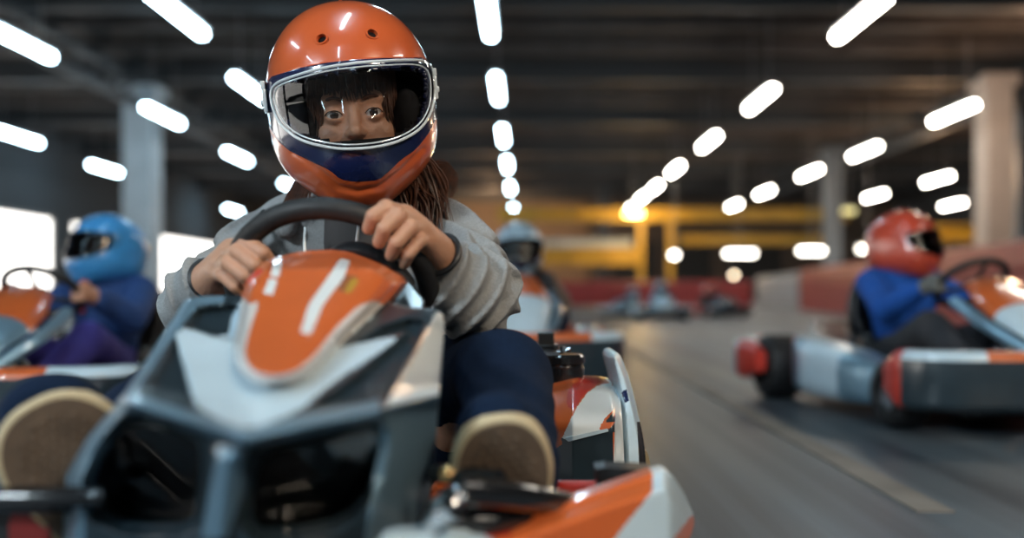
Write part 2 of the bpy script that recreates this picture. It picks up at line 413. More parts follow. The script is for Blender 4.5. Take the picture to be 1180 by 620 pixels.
# ------------------------------------------------------------------ lamps
cool = (.58, .84, 1.0); neut = (1.0, .93, .82)
M_case = mat('lamp_casing', (.3, .3, .3), .5)
def lampm(c, s): return mat('lamp_glow_%d_%d' % (int(c[2] * 100), int(s * 10)), (.8, .8, .8), .4, emit=c, es=s)
def light_proto(c, s, L=2.3, wd=.15):
    t = empty('ceiling_light', (0, 0, 0))
    MB().box((0, 0, .09), (wd + .06, L + .06, .06)).build('casing', M_case, t, world=False, smooth=False)
    bevel(MB().box((0, 0, .0), (wd, L, .12)).build('diffuser', lampm(c, s), t, world=False, smooth=False), .04)
    for y in (-L / 3, L / 3): MB().tube([(0, y, .12), (0, y, CZ - LZ)], .008, 6).build('hanger', M_case, t, world=False)
    return t
def copy_tree(o, parent=None):
    c = o.copy(); COL.objects.link(c); c.parent = parent
    for ch in o.children: copy_tree(ch, c)
    return c
ORD = ['nearest', 'second', 'third', 'fourth', 'fifth', 'sixth', 'seventh', 'eighth', 'ninth', 'tenth', 'eleventh', 'twelfth', 'thirteenth']
rows = [  # lamps (x, y), colour, row description
    ([(-14.3, 26.9), (-14.9, 33.8), (-15.6, 50.9)], cool, 'in the row at the far left wall'),
    ([(-8.87, 16.7), (-9.0, 23.7), (-9.3, 30.8), (-9.7, 39.3)], cool, 'in the second row from the left wall'),
    ([(-5.5, 15.1), (-5.95, 20.6), (-5.9, 27)], cool, 'in the row just left of the orange helmet'),
    ([(-.6, 15.2), (-.62, 20.6), (-.64, 26.7), (-.64, 32.7), (-.66, 40), (-.64, 50)], cool, 'in the centre row right of the orange helmet'),
    ([(5.35, 15.3), (5.33, 21.7), (5.33, 27.8), (5.32, 34), (5.38, 39.7), (5.36, 44), (5.4, 50)], neut, 'in the first row right of the centre row'),
    ([(10.47, 23.4), (10.53, 29.7), (10.4, 35), (10.42, 41.7), (10.45, 47.9)], neut, 'in the second row right of the centre row'),
    ([(16.5, 31.6), (15.9, 36.9), (15.8, 43.2)], neut, 'in the row by the pale right hand columns'),
    ([(21.2, 47.4)], neut, 'in the outermost right row'),
]
protos = {}
for pts_, c, desc in rows:
    for i, (x, y) in enumerate(pts_):
        if c not in protos: protos[c] = light_proto(c, LAMP); o = protos[c]
        else: o = copy_tree(protos[c])
        o.location = (x, y, LZ); lab = ('%s added tube ceiling light %s' % (ORD[i], desc)) if i else 'nearest visible tube ceiling light %s' % desc
        if len(pts_) == 1: lab = 'single tube ceiling light %s' % desc
        tag(o, lab, 'ceiling light', 'tube ceiling lights')
# rows added over and behind the camera, unseen, to light the front
for x in (-5.5, -.6, 5.35):
    for y in (-9.5, -3.6, 1.2, 8.8):
        c = neut if x > 0 else cool
        if x == -5.5 and y > 8: continue
        o = copy_tree(protos[c]); o.location = (x, y, LZ)
        tag(o, '%s added tube ceiling light %s' % ({-9.5: 'rearmost', -3.6: 'second rearmost', 1.2: 'directly overhead', 8.8: 'foremost'}[y], {-5.5: 'of the left overhead row', -.6: 'of the middle overhead row', 5.35: 'of the right overhead row'}[x]), 'ceiling light', 'added tube ceiling lights overhead')
# fill lights added behind the camera, unseen, to light helmet and kart
def fill_light(loc, target, e, c, size, label):
    t = empty('added_fill_light', loc); d = (Vector(target) - Vector(loc)).normalized(); q = d.to_track_quat('-Z', 'Y').to_euler()
    mb = MB(); mb.box((0, 0, .06), (size + .06, size * .6 + .06, .1)); h = mb.build('added_fill_housing', M_case, t, world=False, smooth=False); h.rotation_euler = q
    MB().tube([(0, 0, .05), (0, 0, CZ - loc[2])], .02, 8).build('hanger', M_case, t, world=False)
    l = bpy.data.lights.new('added_fill_beam', 'AREA'); l.shape = 'RECTANGLE'; l.size = size; l.size_y = size * .6; l.energy = e; l.color = c
    o = bpy.data.objects.new('added_fill_beam', l); COL.objects.link(o); o.parent = t; o.rotation_euler = q
    return tag(t, label, 'added_fill_light')
fill_light((-2.8, -2.6, 2.6), (-.25, 1.4, .6), 150, (.78, .92, 1.0), .7, 'left added fill light, unseen behind the camera')
fill_light((2.2, -1.6, 2.9), (-.2, 1.4, .6), 100, (1.0, .82, .62), .6, 'right added fill light, unseen behind the camera')
# low lamps under the mezzanine
def low_lamp(px, py, Y, L, c, s, label):
    p = P(px, py, Y); t = empty('hall_lamp', p)
    MB().box((0, .03, .12), (L + .08, .2, .08)).build('casing', M_case, t, world=False, smooth=False)
    bevel(MB().box((0, 0, 0), (L, .2, .18)).build('diffuser', lampm(c, s), t, world=False, smooth=False), .05)
    MB().tube([(0, 0, .14), (0, 0, CZ - p.z)], .015, 6).build('hanger', M_case, t, world=False)
    return tag(t, label, 'lamp')
low_lamp(777, 294, 39, .25, neut, 16, 'small round white lamp low beside the yellow post')
low_lamp(853, 292, 39, 1.2, neut, 14, 'long white lamp low at far end above the red barrier')
low_lamp(935, 289, 37, .95, neut, 14, 'white lamp low beside the grey column')
low_lamp(1000, 287, 36, .7, neut, 10, 'small white lamp low just left of the red helmet driver')
low_lamp(730, 246, 39, .7, (1, .75, .15), 16, 'glowing yellow lamp on the long high yellow beam')
low_lamp(846, 317, 44, .2, (1, .8, .55), 10, 'small warm lamp lowest of the far lamps')
low_lamp(978, 243, 38, .5, (.9, .8, .25), 1.6, 'dim yellow green lamp beside the grey column')
for loc, e, c in (((4.6, 38.6, 3.3), 350, (1, .66, .3)), ((-2, 55, 4.2), 1500, (1, .62, .33)), ((13, 31, 4.4), 500, (1, .6, .32)), ((11, 20, 4.9), 260, (1, .62, .38))):  # added point lights: one by the yellow lamp, others to warm the surroundings
    l = bpy.data.lights.new('added_warm_light', 'POINT'); l.energy = e; l.color = c; l.shadow_soft_size = .4
    o = bpy.data.objects.new('added_warm_light', l); o.location = loc; COL.objects.link(o)

# ------------------------------------------------------------------ barriers, line
def barrier(name, path, h, m, label, cat='barrier'):
    mb = MB(); pts = spline(path, 6)
    prof = [(0, 0), (.16, 0), (.16, .3 * h), (.11, .33 * h), (.16, .36 * h), (.16, .63 * h), (.11, .66 * h), (.16, .69 * h), (.14, .97 * h), (.08, h), (0, h)]
    secs = []
    for i, p in enumerate(pts):
        t = (pts[min(i + 1, len(pts) - 1)] - pts[max(i - 1, 0)]).normalized(); nrm = Vector((t.y, -t.x, 0))
        secs.append([p - nrm * a + Vector((0, 0, z)) for a, z in prof] )
    mb.loft(secs); return tag(mb.build(name, m), label, cat)
M_barr = mat('red_barrier_paint', (.30, .035, .035), .45, var=.15, scale=1.5); M_barw = mat('grey_white_barrier', (.33, .34, .35), .5, var=.15, scale=2)
barrier('safety_barrier', [(5.4, 4.5, 0), (6.2, 12, 0), (7.2, 21, 0), (7.9, 27, 0)], 1.12, M_barr, 'dull red crash barrier running along the right of the track')
barrier('safety_barrier', [(7.95, 27.4, 0), (8.6, 32, 0), (8.75, 35.6, 0)], 1.08, M_barw, 'grey white end section of the crash barrier beyond the red one')
barrier('safety_barrier', [(8.6, 36.4, 0), (5, 37, 0), (1, 37, 0), (-6, 37, 0)], .92, M_barr, 'low red barrier across the far end of the track')
line = MB().box((.86, 19, .002), (.08, 34, .004)).build('track_line', mat('worn_tan_line', (.17, .15, .13), .6, var=.4, scale=3), smooth=False); tag(line, 'worn pale tan line painted along the track floor', 'painted line')

# ================================================================== HELMET
HW, HH = .127, .154
def hprof(z):
    t = z / HH; up = t > 0; a = np.clip(np.abs(t), 0, 1)
    w = np.where(up, HW * np.maximum(1 - a ** 2.3, 0) ** (1 / 2.1), HW * (1 - .50 * a ** 3.4))
    f = np.where(up, .148 * np.maximum(1 - a ** 2.2, 0) ** (1 / 2.1), .148 + .010 * np.sin(np.clip(a / .8, 0, 1) * math.pi) - .045 * a ** 5)
    bk = np.where(up, .165 * np.maximum(1 - a ** 2.4, 0) ** (1 / 2.1), .165 * (1 - .38 * a ** 2.5))
    return w, f, bk
HROT = Euler((R(7), R(-6.5), R(9.5))); HLOC = Vector(P(406, 121, 1.475)); HM = Matrix.LocRotScale(HLOC, HROT, None)
def proj(V):
    M = np.array(HM); W = V @ M[:3, :3].T + M[:3, 3]; return VX + W[:, 0] * F / W[:, 1], VY - (W[:, 2] - CH) * F / W[:, 1]
def hgrid(off, nt_, nz, zmin=-HH):
    """helmet surface grid, local, face towards -Y"""
    ph = np.linspace(0, 1, nz); z = zmin + (HH - zmin) * np.sin(ph * math.pi / 2) ** .9; z[-1] = HH * .9999
    th = np.linspace(0, 2 * math.pi, nt_, endpoint=False); Z, T = np.meshgrid(z, th, indexing='ij')
    w_, f_, b_ = hprof(Z); e = 2 / 2.25
    sx = np.sign(np.sin(T)) * np.abs(np.sin(T)) ** e; cy = np.sign(np.cos(T)) * np.abs(np.cos(T)) ** e
    X = (w_ + off) * sx; Y = -np.where(cy > 0, f_ + off, b_ + off) * cy
    low = np.clip(-Z / HH, 0, 1)
    Zz = Z * (1 + off / HH) + .028 * low ** 2 * (1 - np.clip(cy, 0, 1)) + np.where(cy < 0, .03 * low ** 2 * np.abs(cy), 0)
    return np.stack([X, Y, Zz], -1)
port = rnd([(322, 100), (345, 92), (385, 83), (430, 77), (488, 76), (493, 96), (491, 126), (480, 147), (456, 160), (420, 166), (386, 167), (350, 158), (329, 140), (321, 120)], 2)
vis = rnd([(311, 98), (338, 88), (376, 77), (425, 71), (470, 69), (496, 70), (501, 92), (500, 122), (488, 146), (462, 163), (425, 171), (388, 172), (345, 162), (322, 143), (313, 120)], 1)
blue = rnd([(300, 92), (360, 74), (425, 67), (503, 66), (510, 120), (497, 150), (480, 172), (462, 184), (449, 197), (436, 208), (410, 210), (392, 207), (380, 196), (358, 186), (326, 170), (305, 140)], 1)
chin_line = [(338, 176), (368, 197), (390, 216), (412, 221), (438, 216), (462, 198), (488, 172)]
def helmet_meshes():
    NT, NZ = 340, 240; G = hgrid(0, NT, NZ); V = G.reshape(-1, 3)
    px, py = proj(V); front = V[:, 1] < -.005
    # crease on the chin bar and a spoiler lip over the port
    d, _, _ = near(chin_line, px, py, False); m = front & (V[:, 2] < -.02); V[m] *= (1 - .020 * np.exp(-(d[m] / 3.2) ** 2))[:, None]
    # snap vertices to the port and the paint edge
    Mi = np.array(HM.to_3x3().inverted()); Wy = (V @ np.array(HM)[:3, :3].T + np.array(HM)[:3, 3])[:, 1]
    circ = [[(c[0] + 6.8 * math.cos(t), c[1] + 5.9 * math.sin(t)) for t in np.linspace(0, 6.283, 24, endpoint=False)] for c in ((372, 45), (428, 39))]
    for poly in [blue, port] + circ:
        px, py = proj(V); d, qx, qy = near(poly, px, py); m = (V[:, 1] < -.005) & (d < (1.1 if poly is not circ[0] and poly is not circ[1] else .9))
        sh = np.stack([(qx - px) * Wy / F, 0 * px, -(qy - py) * Wy / F], 1) @ Mi.T; V[m] += sh[m]
    i = np.arange(NZ - 1)[:, None]; j = np.arange(NT)[None, :]
    q = np.stack([i * NT + j, i * NT + (j + 1) % NT, (i + 1) * NT + (j + 1) % NT, (i + 1) * NT + j], -1).reshape(-1, 4)
    C = V[q].mean(1); cx, cy = proj(C); fr = C[:, 1] < -.01
    keep = ~(inside(port, cx, cy) & fr)
    for c in ((372, 45), (428, 39)): keep &= ~((np.hypot((cx - c[0]), (cy - c[1]) * 1.15) < 6.8) & fr)
    mi = np.where(inside(blue, cx, cy) & fr, 1, 0)
    q = q[keep]; mi = mi[keep]
    shell = mesh_of('helmet_shell', V, q, mi)
    # lining
    G = hgrid(-.012, 120, 80); L = G.reshape(-1, 3); NT2 = 120; i = np.arange(79)[:, None]; j = np.arange(NT2)[None, :]
    q2 = np.stack([i * NT2 + j, i * NT2 + (j + 1) % NT2, (i + 1) * NT2 + (j + 1) % NT2, (i + 1) * NT2 + j], -1).reshape(-1, 4)
    C = L[q2].mean(1); cx, cy = proj(C); pin = [(406 + (a - 406) * .93, 121 + (b_ - 121) * .93) for a, b_ in port]
    q2 = q2[~(inside(pin, cx, cy) & (C[:, 1] < -.01))]
    lining = mesh_of('helmet_lining', L, q2)
    # visor
    G = hgrid(.007, 300, 220); W = G.reshape(-1, 3); NT3 = 300; i = np.arange(219)[:, None]; j = np.arange(NT3)[None, :]
    q3 = np.stack([i * NT3 + j, i * NT3 + (j + 1) % NT3, (i + 1) * NT3 + (j + 1) % NT3, (i + 1) * NT3 + j], -1).reshape(-1, 4)
    C = W[q3].mean(1); cx, cy = proj(C); q3 = q3[inside(vis, cx, cy) & (C[:, 1] < .02)]
    visor = mesh_of('visor', W, q3)
    # where the visor outline lies on the helmet
    fr = W[:, 1] < .03; Wf = W[fr]; wx, wy = proj(Wf)
    def on(px_, py_, push=.004):
        d = np.hypot(wx - px_, wy - py_) + (Wf[:, 1] + .1) * 2; k = np.argsort(d)[:3]; p = Vector(Wf[k].mean(0)); return p * (1 + push)
    return shell, lining, visor, on
ME_shell, ME_lin, ME_vis, on_visor = helmet_meshes()
def cleanup(me):
    bm = bmesh.new(); bm.from_mesh(me); bmesh.ops.delete(bm, geom=[v for v in bm.verts if not v.link_faces], context='VERTS'); bm.to_mesh(me); bm.free()
for me in (ME_shell, ME_lin, ME_vis): cleanup(me)
def resample(poly, n):
    q = [Vector((a, b_)) for a, b_ in poly] + [Vector(poly[0])]; L = [0]
    for i in range(len(q) - 1): L.append(L[-1] + (q[i + 1] - q[i]).length)
    out = []
    for k in range(n):
        s = L[-1] * k / n; i = max(j for j in range(len(L)) if L[j] <= s); i = min(i, len(q) - 2); t = (s - L[i]) / (L[i + 1] - L[i] + 1e-9); out.append(tuple(q[i].lerp(q[i + 1], t)))
    return out
def rimline(poly, n, k=3):
    pts = [on_visor(*p) for p in resample(poly, n)]
    for _ in range(k): pts = [(pts[i - 1] + 2 * pts[i] + pts[(i + 1) % n]) / 4 for i in range(n)]
    return pts
visin = [(406 + (a - 406) * .955, 121 + (b_ - 121) * .90) for a, b_ in vis]
RIM = rimline(vis, 90); RIM2 = rimline(visin, 90)
def helmet(parent, M, mats, vmat, detail=True, world=True, hero=False):
    """helmet part with sub-parts; M places it in the parent's space"""
    sh = ME_shell.copy()
    h = obj('helmet', sh, mats, parent, world=False); h.matrix_basis = M
    s = h.modifiers.new('s', 'SOLIDIFY'); s.thickness = .006; s.offset = -1; s.use_rim = True
    li = ME_lin.copy(); l = obj('helmet_lining', li, M_lining, h, world=False); l.modifiers.new('s', 'SOLIDIFY').thickness = .004
    vm = ME_vis.copy(); v = obj('visor', vm, vmat, h, world=False)
    mb = MB(); mb.tube(RIM, .0022, 8, closed=True)
    if hero: mb.tube(RIM2, .0011, 6, closed=True)
    mb.build('visor_edge', M_clear if hero else M_black, h, world=False)
    if detail:
        for sx in (-1, 1):
            mb = MB(); c = (sx * (HW + .001), -.020, .026); mb.lathe([(0, -.002), (.015, -.002), (.017, 0), (.015, .002), (.006, .003), (0, .003)], c, (sx, 0, 0), 20)
            mb.box((sx * (HW - .002), -.045, .012), (.006, .035, .034)); mb.box((sx * (HW - .001), -.045, .035), (.007, .022, .012)); mb.lathe([(0, 0), (.005, 0), (.005, .004), (0, .004)], (sx * (HW + .003), -.022, .012), (sx, 0, 0), 12)
            bevel(mb.build('visor_pivot', M_clear, h, world=False), .0015)
        for c in ((372, 45), (428, 39)):
            # vent ring on the crown
            G = hgrid(.0, 120, 120).reshape(-1, 3); gx, gy = proj(G); f = G[:, 1] < 0; G = G[f]; gx = gx[f]; gy = gy[f]
            k = np.argmin(np.hypot(gx - c[0], gy - c[1])); p = Vector(G[k]); nr = Vector((p.x / HW ** 2, p.y / .148 ** 2, p.z / HH ** 2)).normalized()
            mb = MB(); mb.lathe([(.0075, .0012), (.0095, .0012), (.0098, -.001), (.0098, -.009), (.0075, -.009), (.0075, .0012)], p, nr, 24); mb.lathe([(0, -.008), (.0078, -.008), (.0078, -.010), (0, -.010)], p, nr, 24, mi=1)
            mb.build('air_vent', [mats[0], M_lining], h, world=False)
    return h

# ================================================================== KARTS IN THE BACKGROUND
def wheel(parent, c, r, wd, world=False, name='wheel'):
    prof = [(r * .55, -wd / 2), (r * .82, -wd / 2), (r * .95, -wd * .42), (r, -wd * .3), (r, wd * .3), (r * .95, wd * .42), (r * .82, wd / 2), (r * .55, wd / 2), (r * .5, wd * .4), (r * .5, -wd * .4), (r * .55, -wd / 2)]
    mb = MB(); mb.lathe(prof, c, (1, 0, 0), 36); t = mb.build(name, M_rubber, parent, world)
    mb = MB(); mb.lathe([(0, -wd * .25), (r * .2, -wd * .3), (r * .22, -wd * .1), (r * .45, -wd * .05), (r * .52, -wd * .42), (r * .56, -wd * .46), (r * .56, wd * .46), (r * .52, wd * .42), (r * .45, wd * .05), (r * .22, wd * .1), (r * .2, wd * .3), (0, wd * .25)], c, (1, 0, 0), 28)
    rm = mb.build('wheel_rim', M_rim, t, world); return t
def rrect(hw, hh, rr, n=4, ox=0, oz=0):
    out = []
    for (sx, sz, a0) in ((1, 1, 0), (-1, 1, 90), (-1, -1, 180), (1, -1, 270)):
        for k in range(n + 1):
            a = R(a0 + 90 * k / n); out.append((ox + sx * (hw - rr) + rr * math.cos(a), oz + sz * (hh - rr) + rr * math.sin(a)))
    return out
def sweep_bar(mb, path, hw, hh, rr, mi=0, z0=0):
    pts = [Vector(p) for p in path]; secs = []
    for i, p in enumerate(pts):
        t = (pts[min(i + 1, len(pts) - 1)] - pts[max(i - 1, 0)]); t.z = 0; t.normalize(); nr = Vector((t.y, -t.x, 0))
        k = min(i, len(pts) - 1 - i); sc = min(1, .55 + .15 * k)
        secs.append([p + nr * a * sc + Vector((0, 0, c * sc)) for a, c in rrect(hw, hh, rr)])
    mb.loft(secs, mi); return mb
def torus(c, Rr, r, nrm, n=48, m=14, a0=0, a1=360):
    q = Vector((0, 0, 1)).rotation_difference(Vector(nrm)); return [Vector(c) + q @ Vector((Rr * math.cos(R(a0 + (a1 - a0) * k / n)), Rr * math.sin(R(a0 + (a1 - a0) * k / n)), 0)) for k in range(n)]
def make_kart(pal, label, simple=False):
    """pal: nose, panel, pod_a, pod_b, bumper list"""
    nose, panel, poda, podb, tip = pal
    t = empty('go_kart', (0, 0, 0)); tag(t, label, 'go-kart')
    kw = dict(parent=t, world=False)
    mb = MB(); mb.box((0, .05, .055), (.62, 1.1, .012)); bevel(mb.build('floor_pan', M_black, **kw), .003)
    mb = MB()
    for s in (-1, 1): mb.tube(spline([(s * .1, .66, .07), (s * .24, .5, .07), (s * .33, .2, .07), (s * .33, -.35, .07), (s * .3, -.62, .08)]), .016, 10)
    for y in (.5, .1, -.3, -.6): mb.tube([(-.33, y, .07), (.33, y, .07)], .014, 8)
    mb.tube([(-.5, -.5, .14), (.5, -.5, .14)], .018, 10); mb.tube([(-.42, .45, .115), (.42, .45, .115)], .012, 8)
    mb.build('frame', M_blackgl, **kw)
    for s in (-1, 1):
        wheel(t, (s * .48, -.5, .14), .14, .17); wheel(t, (s * .46, .45, .118), .118, .12)
    # front bumper
    mb = MB(); path = spline([(-.55, .54, .185), (-.51, .70, .185), (-.28, .79, .185), (0, .82, .185), (.28, .79, .185), (.51, .70, .185), (.55, .54, .185)], 6)
    N = len(path); sweep_bar(mb, path, .05, .095, .03, [4 if (i < 4 or i > N - 6) else (1 if (i < 10 or i > N - 12) else 0) for i in range(N - 1)])
    for q_, f_ in enumerate(mb.f):
        zc = sum(mb.v[v_][2] for v_ in f_) / len(f_)
        if mb.m[q_] < 4 and zc < .252: mb.m[q_] = 3
    mb.build('front_bumper', [nose, M_white, tip, M_dark, tip], **kw)
    # side pods
    for s in (-1, 1):
        mb = MB(); secs = []; K = 14
        for i in range(K):
            u = i / (K - 1); y = -.30 + .66 * u; e = min(1, math.sin(math.pi * min(max(u, .02), .98)) ** .35)
            hw = .10 * e; top = .30 - .08 * u; bot = .05; hh = (top - bot) / 2 * (.75 + .25 * e); x = s * (.44 + .03 * (1 - u))
            secs.append([Vector((x + a, y, (top + bot) / 2 + c)) for a, c in rrect(hw, hh, min(hw, hh) * .6)])
        mb.loft(secs, [3 if i < 1 else (2 if i < 3 else (1 if i < 9 else 0)) for i in range(K - 1)])
        mb.build('side_pod', [podb, poda, podb, tip], **kw)
    # rear bumper
    mb = MB(); path = spline([(-.60, -.42, .17), (-.58, -.66, .17), (-.40, -.78, .18), (0, -.80, .18), (.40, -.78, .18), (.58, -.66, .17), (.60, -.42, .17)], 6); N = len(path)
    sweep_bar(mb, path, .045, .085, .035, [1 if (i < 4 or i > N - 6) else (2 if 8 < i < 12 or N - 14 < i < N - 10 else 0) for i in range(N - 1)])
    mb.build('rear_bumper', [podb, tip, nose], **kw)
    # steering fairing
    mb = MB(); secs = []
    for (y, z, hw, th) in ((.78, .22, .10, .03), (.68, .31, .15, .05), (.55, .37, .18, .06), (.42, .42, .16, .06), (.30, .475, .11, .045), (.25, .48, .09, .03)):
        sec = []
        for k in range(20):
            a = 2 * math.pi * k / 20; cz = math.sin(a); sec.append(Vector((hw * math.copysign(abs(math.cos(a)) ** .7, math.cos(a)), y, z + th * (cz if cz > 0 else cz * .3))))
        secs.append(sec)
    mb.loft(secs, [1, 1, 0, 0, 0]); mb.build('front_fairing', [nose, panel], **kw)
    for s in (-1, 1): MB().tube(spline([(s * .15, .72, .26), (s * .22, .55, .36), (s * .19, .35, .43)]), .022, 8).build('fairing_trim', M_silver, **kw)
    # wheel, column
    mb = MB(); cc = Vector((0, .16, .50)); nr = Vector((0, -.62, .78)); mb.tube(torus(cc, .13, .014, nr), .014, 10, closed=True)
    q = Vector((0, 0, 1)).rotation_difference(nr)
    for a in (90, 210, 330): mb.tube([cc - nr * .02, cc + q @ Vector((.125 * math.cos(R(a)), .125 * math.sin(R(a)), 0))], .009, 8)
    mb.lathe([(0, -.03), (.03, -.03), (.035, -.01), (.03, 0), (0, 0)], cc, nr, 16); mb.build('steering_wheel', M_rubber, **kw)
    MB().tube([(0, .2, .47), (0, .5, .1)], .012, 8).build('steering_column', M_blackgl, **kw)
    # seat
    f = sub(sun([ell((0, -.28, .21), (.20, .20, .15)), ell((0, -.44, .38), (.19, .09, .22))], .05), sun([ell((0, -.24, .25), (.17, .19, .16)), ell((0, -.38, .42), (.16, .09, .24))], .05), .01)
    blob('seat', f, (-.25, -.6, .04), (.25, 0, .64), .016, M_black, **kw)
    # engine
    mb = MB(); mb.box((.27, -.42, .17), (.12, .18, .16))
    for i in range(7): mb.box((.27, -.42, .25 + i * .014), (.15, .16, .006))
    mb.lathe([(0, 0), (.05, 0), (.055, .02), (.055, .1), (.045, .115), (0, .115)], (-.22, -.5, .20), (0, 0, 1), 20); mb.tube(spline([(.27, -.52, .2), (.2, -.66, .18), (-.1, -.68, .2)]), .03, 10)
    bevel(mb.build('engine', M_blackgl, **kw), .004)
    return t
def make_driver(pal, label, lean=0, yaw=0, look=(0, 0)):
    top, sleeve, leg, glove, hm, visor_m = pal
    t = empty('person', (0, 0, 0)); tag(t, label, 'person'); kw = dict(parent=t, world=False)
    def J(s):
        return dict(sh=(s * .135, -.33, .50), el=(s * .205, -.10, .40), wr=(s * .155, .07, .475), ha=(s * .13, .13, .50), hip=(s * .08, -.24, .19), kn=(s * .17, .17, .33), an=(s * .13, .49, .15), toe=(s * .13, .545, .26))
    js = [J(-1), J(1)]; h = .012
    lo, hi = (-.32, -.5, .03), (.32, .66, .72)
    parts = [cap((0, -.26, .24), (0, -.33, .46), .10, .10), cap((0, -.34, .52), (0, -.32, .68), .045, .045), sph((0, -.31, .68), .075)]
    for j in js:
        parts += [chain([j['sh'], j['el'], j['wr']], [.04, .033, .024]), cap(j['wr'], j['ha'], .03, .03), chain([j['hip'], j['kn'], j['an']], [.065, .048, .03]), cap(j['an'], j['toe'], .03, .028)]
    blob('body', sun(parts, .02), lo, hi, h, M_skin, **kw)
    wv = waves(3, 5, 40, 90)
    parts = [cap((0, -.26, .23), (0, -.34, .44), .125, .135), cap((-.11, -.34, .51), (.11, -.34, .51), .055, .055)]
    for j in js: parts += [chain([j['sh'], j['el'], j['wr']], [.062, .055, .04])]
    g = sun(parts, .035)
    def mf(C): return ((np.abs(C[:, 0]) > .13) & (C[:, 1] > -.25)).astype(int)
    blob('jacket', lambda p: g(p) - .006 * wv(p), lo, hi, h, [top, sleeve], mfn=mf, **kw)
    parts = [cap((-.06, -.24, .19), (.06, -.24, .19), .11, .11)]
    for j in js: parts.append(chain([j['hip'], j['kn'], j['an']], [.085, .068, .05]))
    g2 = sun(parts, .03); blob('trousers', lambda p: g2(p) - .005 * wv(p), lo, hi, h, leg, **kw)
    for j, s in zip(js, (-1, 1)):
        v = Vector(j['ha']); fs = [cap(j['wr'], j['ha'], .032, .032)]
        for k in range(4):
            b0 = v + Vector((s * .018, .0, .026 - k * .016)); fs.append(chain([b0, b0 + Vector((-s * .002, .035, -.003)), b0 + Vector((-s * .035, .035, -.006))], [.010, .010, .009]))
        fs.append(chain([v + Vector((0, -.01, .0)), v + Vector((-s * .03, -.012, .012))], [.011, .009]))
        blob('glove', sun(fs, .006), v - Vector((.1, .12, .1)), v + Vector((.1, .1, .1)), .006, glove, **kw)
        a, tt = Vector(j['an']), Vector(j['toe']); 
        f = sun([cap(a - Vector((0, -.02, .05)), tt - Vector((0, .01, 0)), .042, .036), sph(a, .045)], .02)
        sh = blob('shoe', f, a - Vector((.1, .12, .1)), tt + Vector((.1, .12, .1)), .008, M_blackgl, **kw)
        d = (tt - a); mb = MB(); secs = []
        up = Vector((0, .35, .93)).normalized(); nr = Vector((0, .93, -.35)); side = Vector((1, 0, 0)); cc = (a + tt) / 2 + Vector((0, .035, -.01))
        for off, sc in ((0, .95), (.012, 1.0), (.022, .97)):
            secs.append([cc + nr * off + side * (.042 * sc * math.cos(x)) + up * (.10 * sc * math.sin(x)) for x in np.linspace(0, 2 * math.pi, 28, endpoint=False)])
        mb.loft(secs, [0, 0]); mb.build('sole', M_cream, sh, world=False)
    M = Matrix.Translation((0, -.31, .665)) @ Euler((R(look[0]), 0, R(180 + look[1]))).to_matrix().to_4x4()
    M = M @ Matrix.Scale(.98, 4)
    helmet(t, M, hm, visor_m, detail=False)
    return t
def place(head_px, Y, th, kart, driver, sc=1.0):
    head = P(head_px, 338, Y); v = Vector((0, -.31 * sc, 0)); v.rotate(Euler((0, 0, th)))
    loc = (head.x - v.x, head.y - v.y, 0)
    for o in (kart, driver): o.location = loc; o.rotation_euler = (0, 0, th); o.scale = (sc,) * 3
M_hblue = mat('light_blue_helmet', (.05, .28, .62), .3, 0, .8); M_hred = mat('red_orange_helmet', (.55, .07, .035), .3, 0, .8); M_hwhite = mat('blue_white_helmet', (.34, .48, .58), .3, 0, .8)
M_jblue = mat('royal_blue_fabric', (.015, .085, .36), .8, spec=.2); M_jblue2 = mat('dark_blue_fabric', (.012, .05, .18), .8); M_purple = mat('violet_blue_fabric', (.03, .025, .20), .8)
M_dgrey = mat('charcoal_fabric', (.03, .03, .035), .85); M_ggrey = mat('grey_glove', (.14, .14, .13), .8); M_tan = mat('tan_grey_fabric', (.22, .17, .14), .85)
M_paleb = mat('pale_blue_suit', (.30, .50, .62), .7)
kR = make_kart((M_orange2, M_white, M_white, M_silver, M_red), 'white, blue and red go-kart on the right under the red helmet driver')
dR = make_driver((M_jblue, M_jblue, M_dgrey, M_ggrey, [M_hred, M_hred], M_visord), 'person in red orange helmet, royal blue jacket and grey gloves steering the right kart', look=(-8, 26))
place(1041, 4.1, R(-171), kR, dR)
kL = make_kart((M_orange2, M_silver, M_orange2, M_white, M_dark), 'orange and silver blue go-kart at the left edge driven by the blue helmet driver')
dL = make_driver((M_jblue2, M_jblue2, M_purple, M_skin, [M_hblue, M_hblue], M_visord), 'person in light blue helmet and blue jacket driving the kart at the left edge', look=(-12, -28))
place(124, 3.6, R(177), kL, dL, .93)
mb = MB(); mb.tube(spline([(.03, -.2, .55), (.04, -.185, .48), (.045, -.175, .42)]), .016, 8, sx=1.3); mb.build('red_collar_strap', M_red, dL, world=False)
kC = make_kart((M_orange2, M_white, M_white, M_red, M_red), 'white and red go-kart following behind the sleeve of the orange helmet driver')
dC = make_driver((M_dgrey, M_tan, M_jeans, M_dgrey, [M_hwhite, M_navy], M_visord), 'person in blue and white helmet with tan sleeves driving the kart behind the arm', look=(-6, 0))
place(598, 5.1, R(-179), kC, dC, 1.03); kC.scale = (.76, 1.03, 1.06)
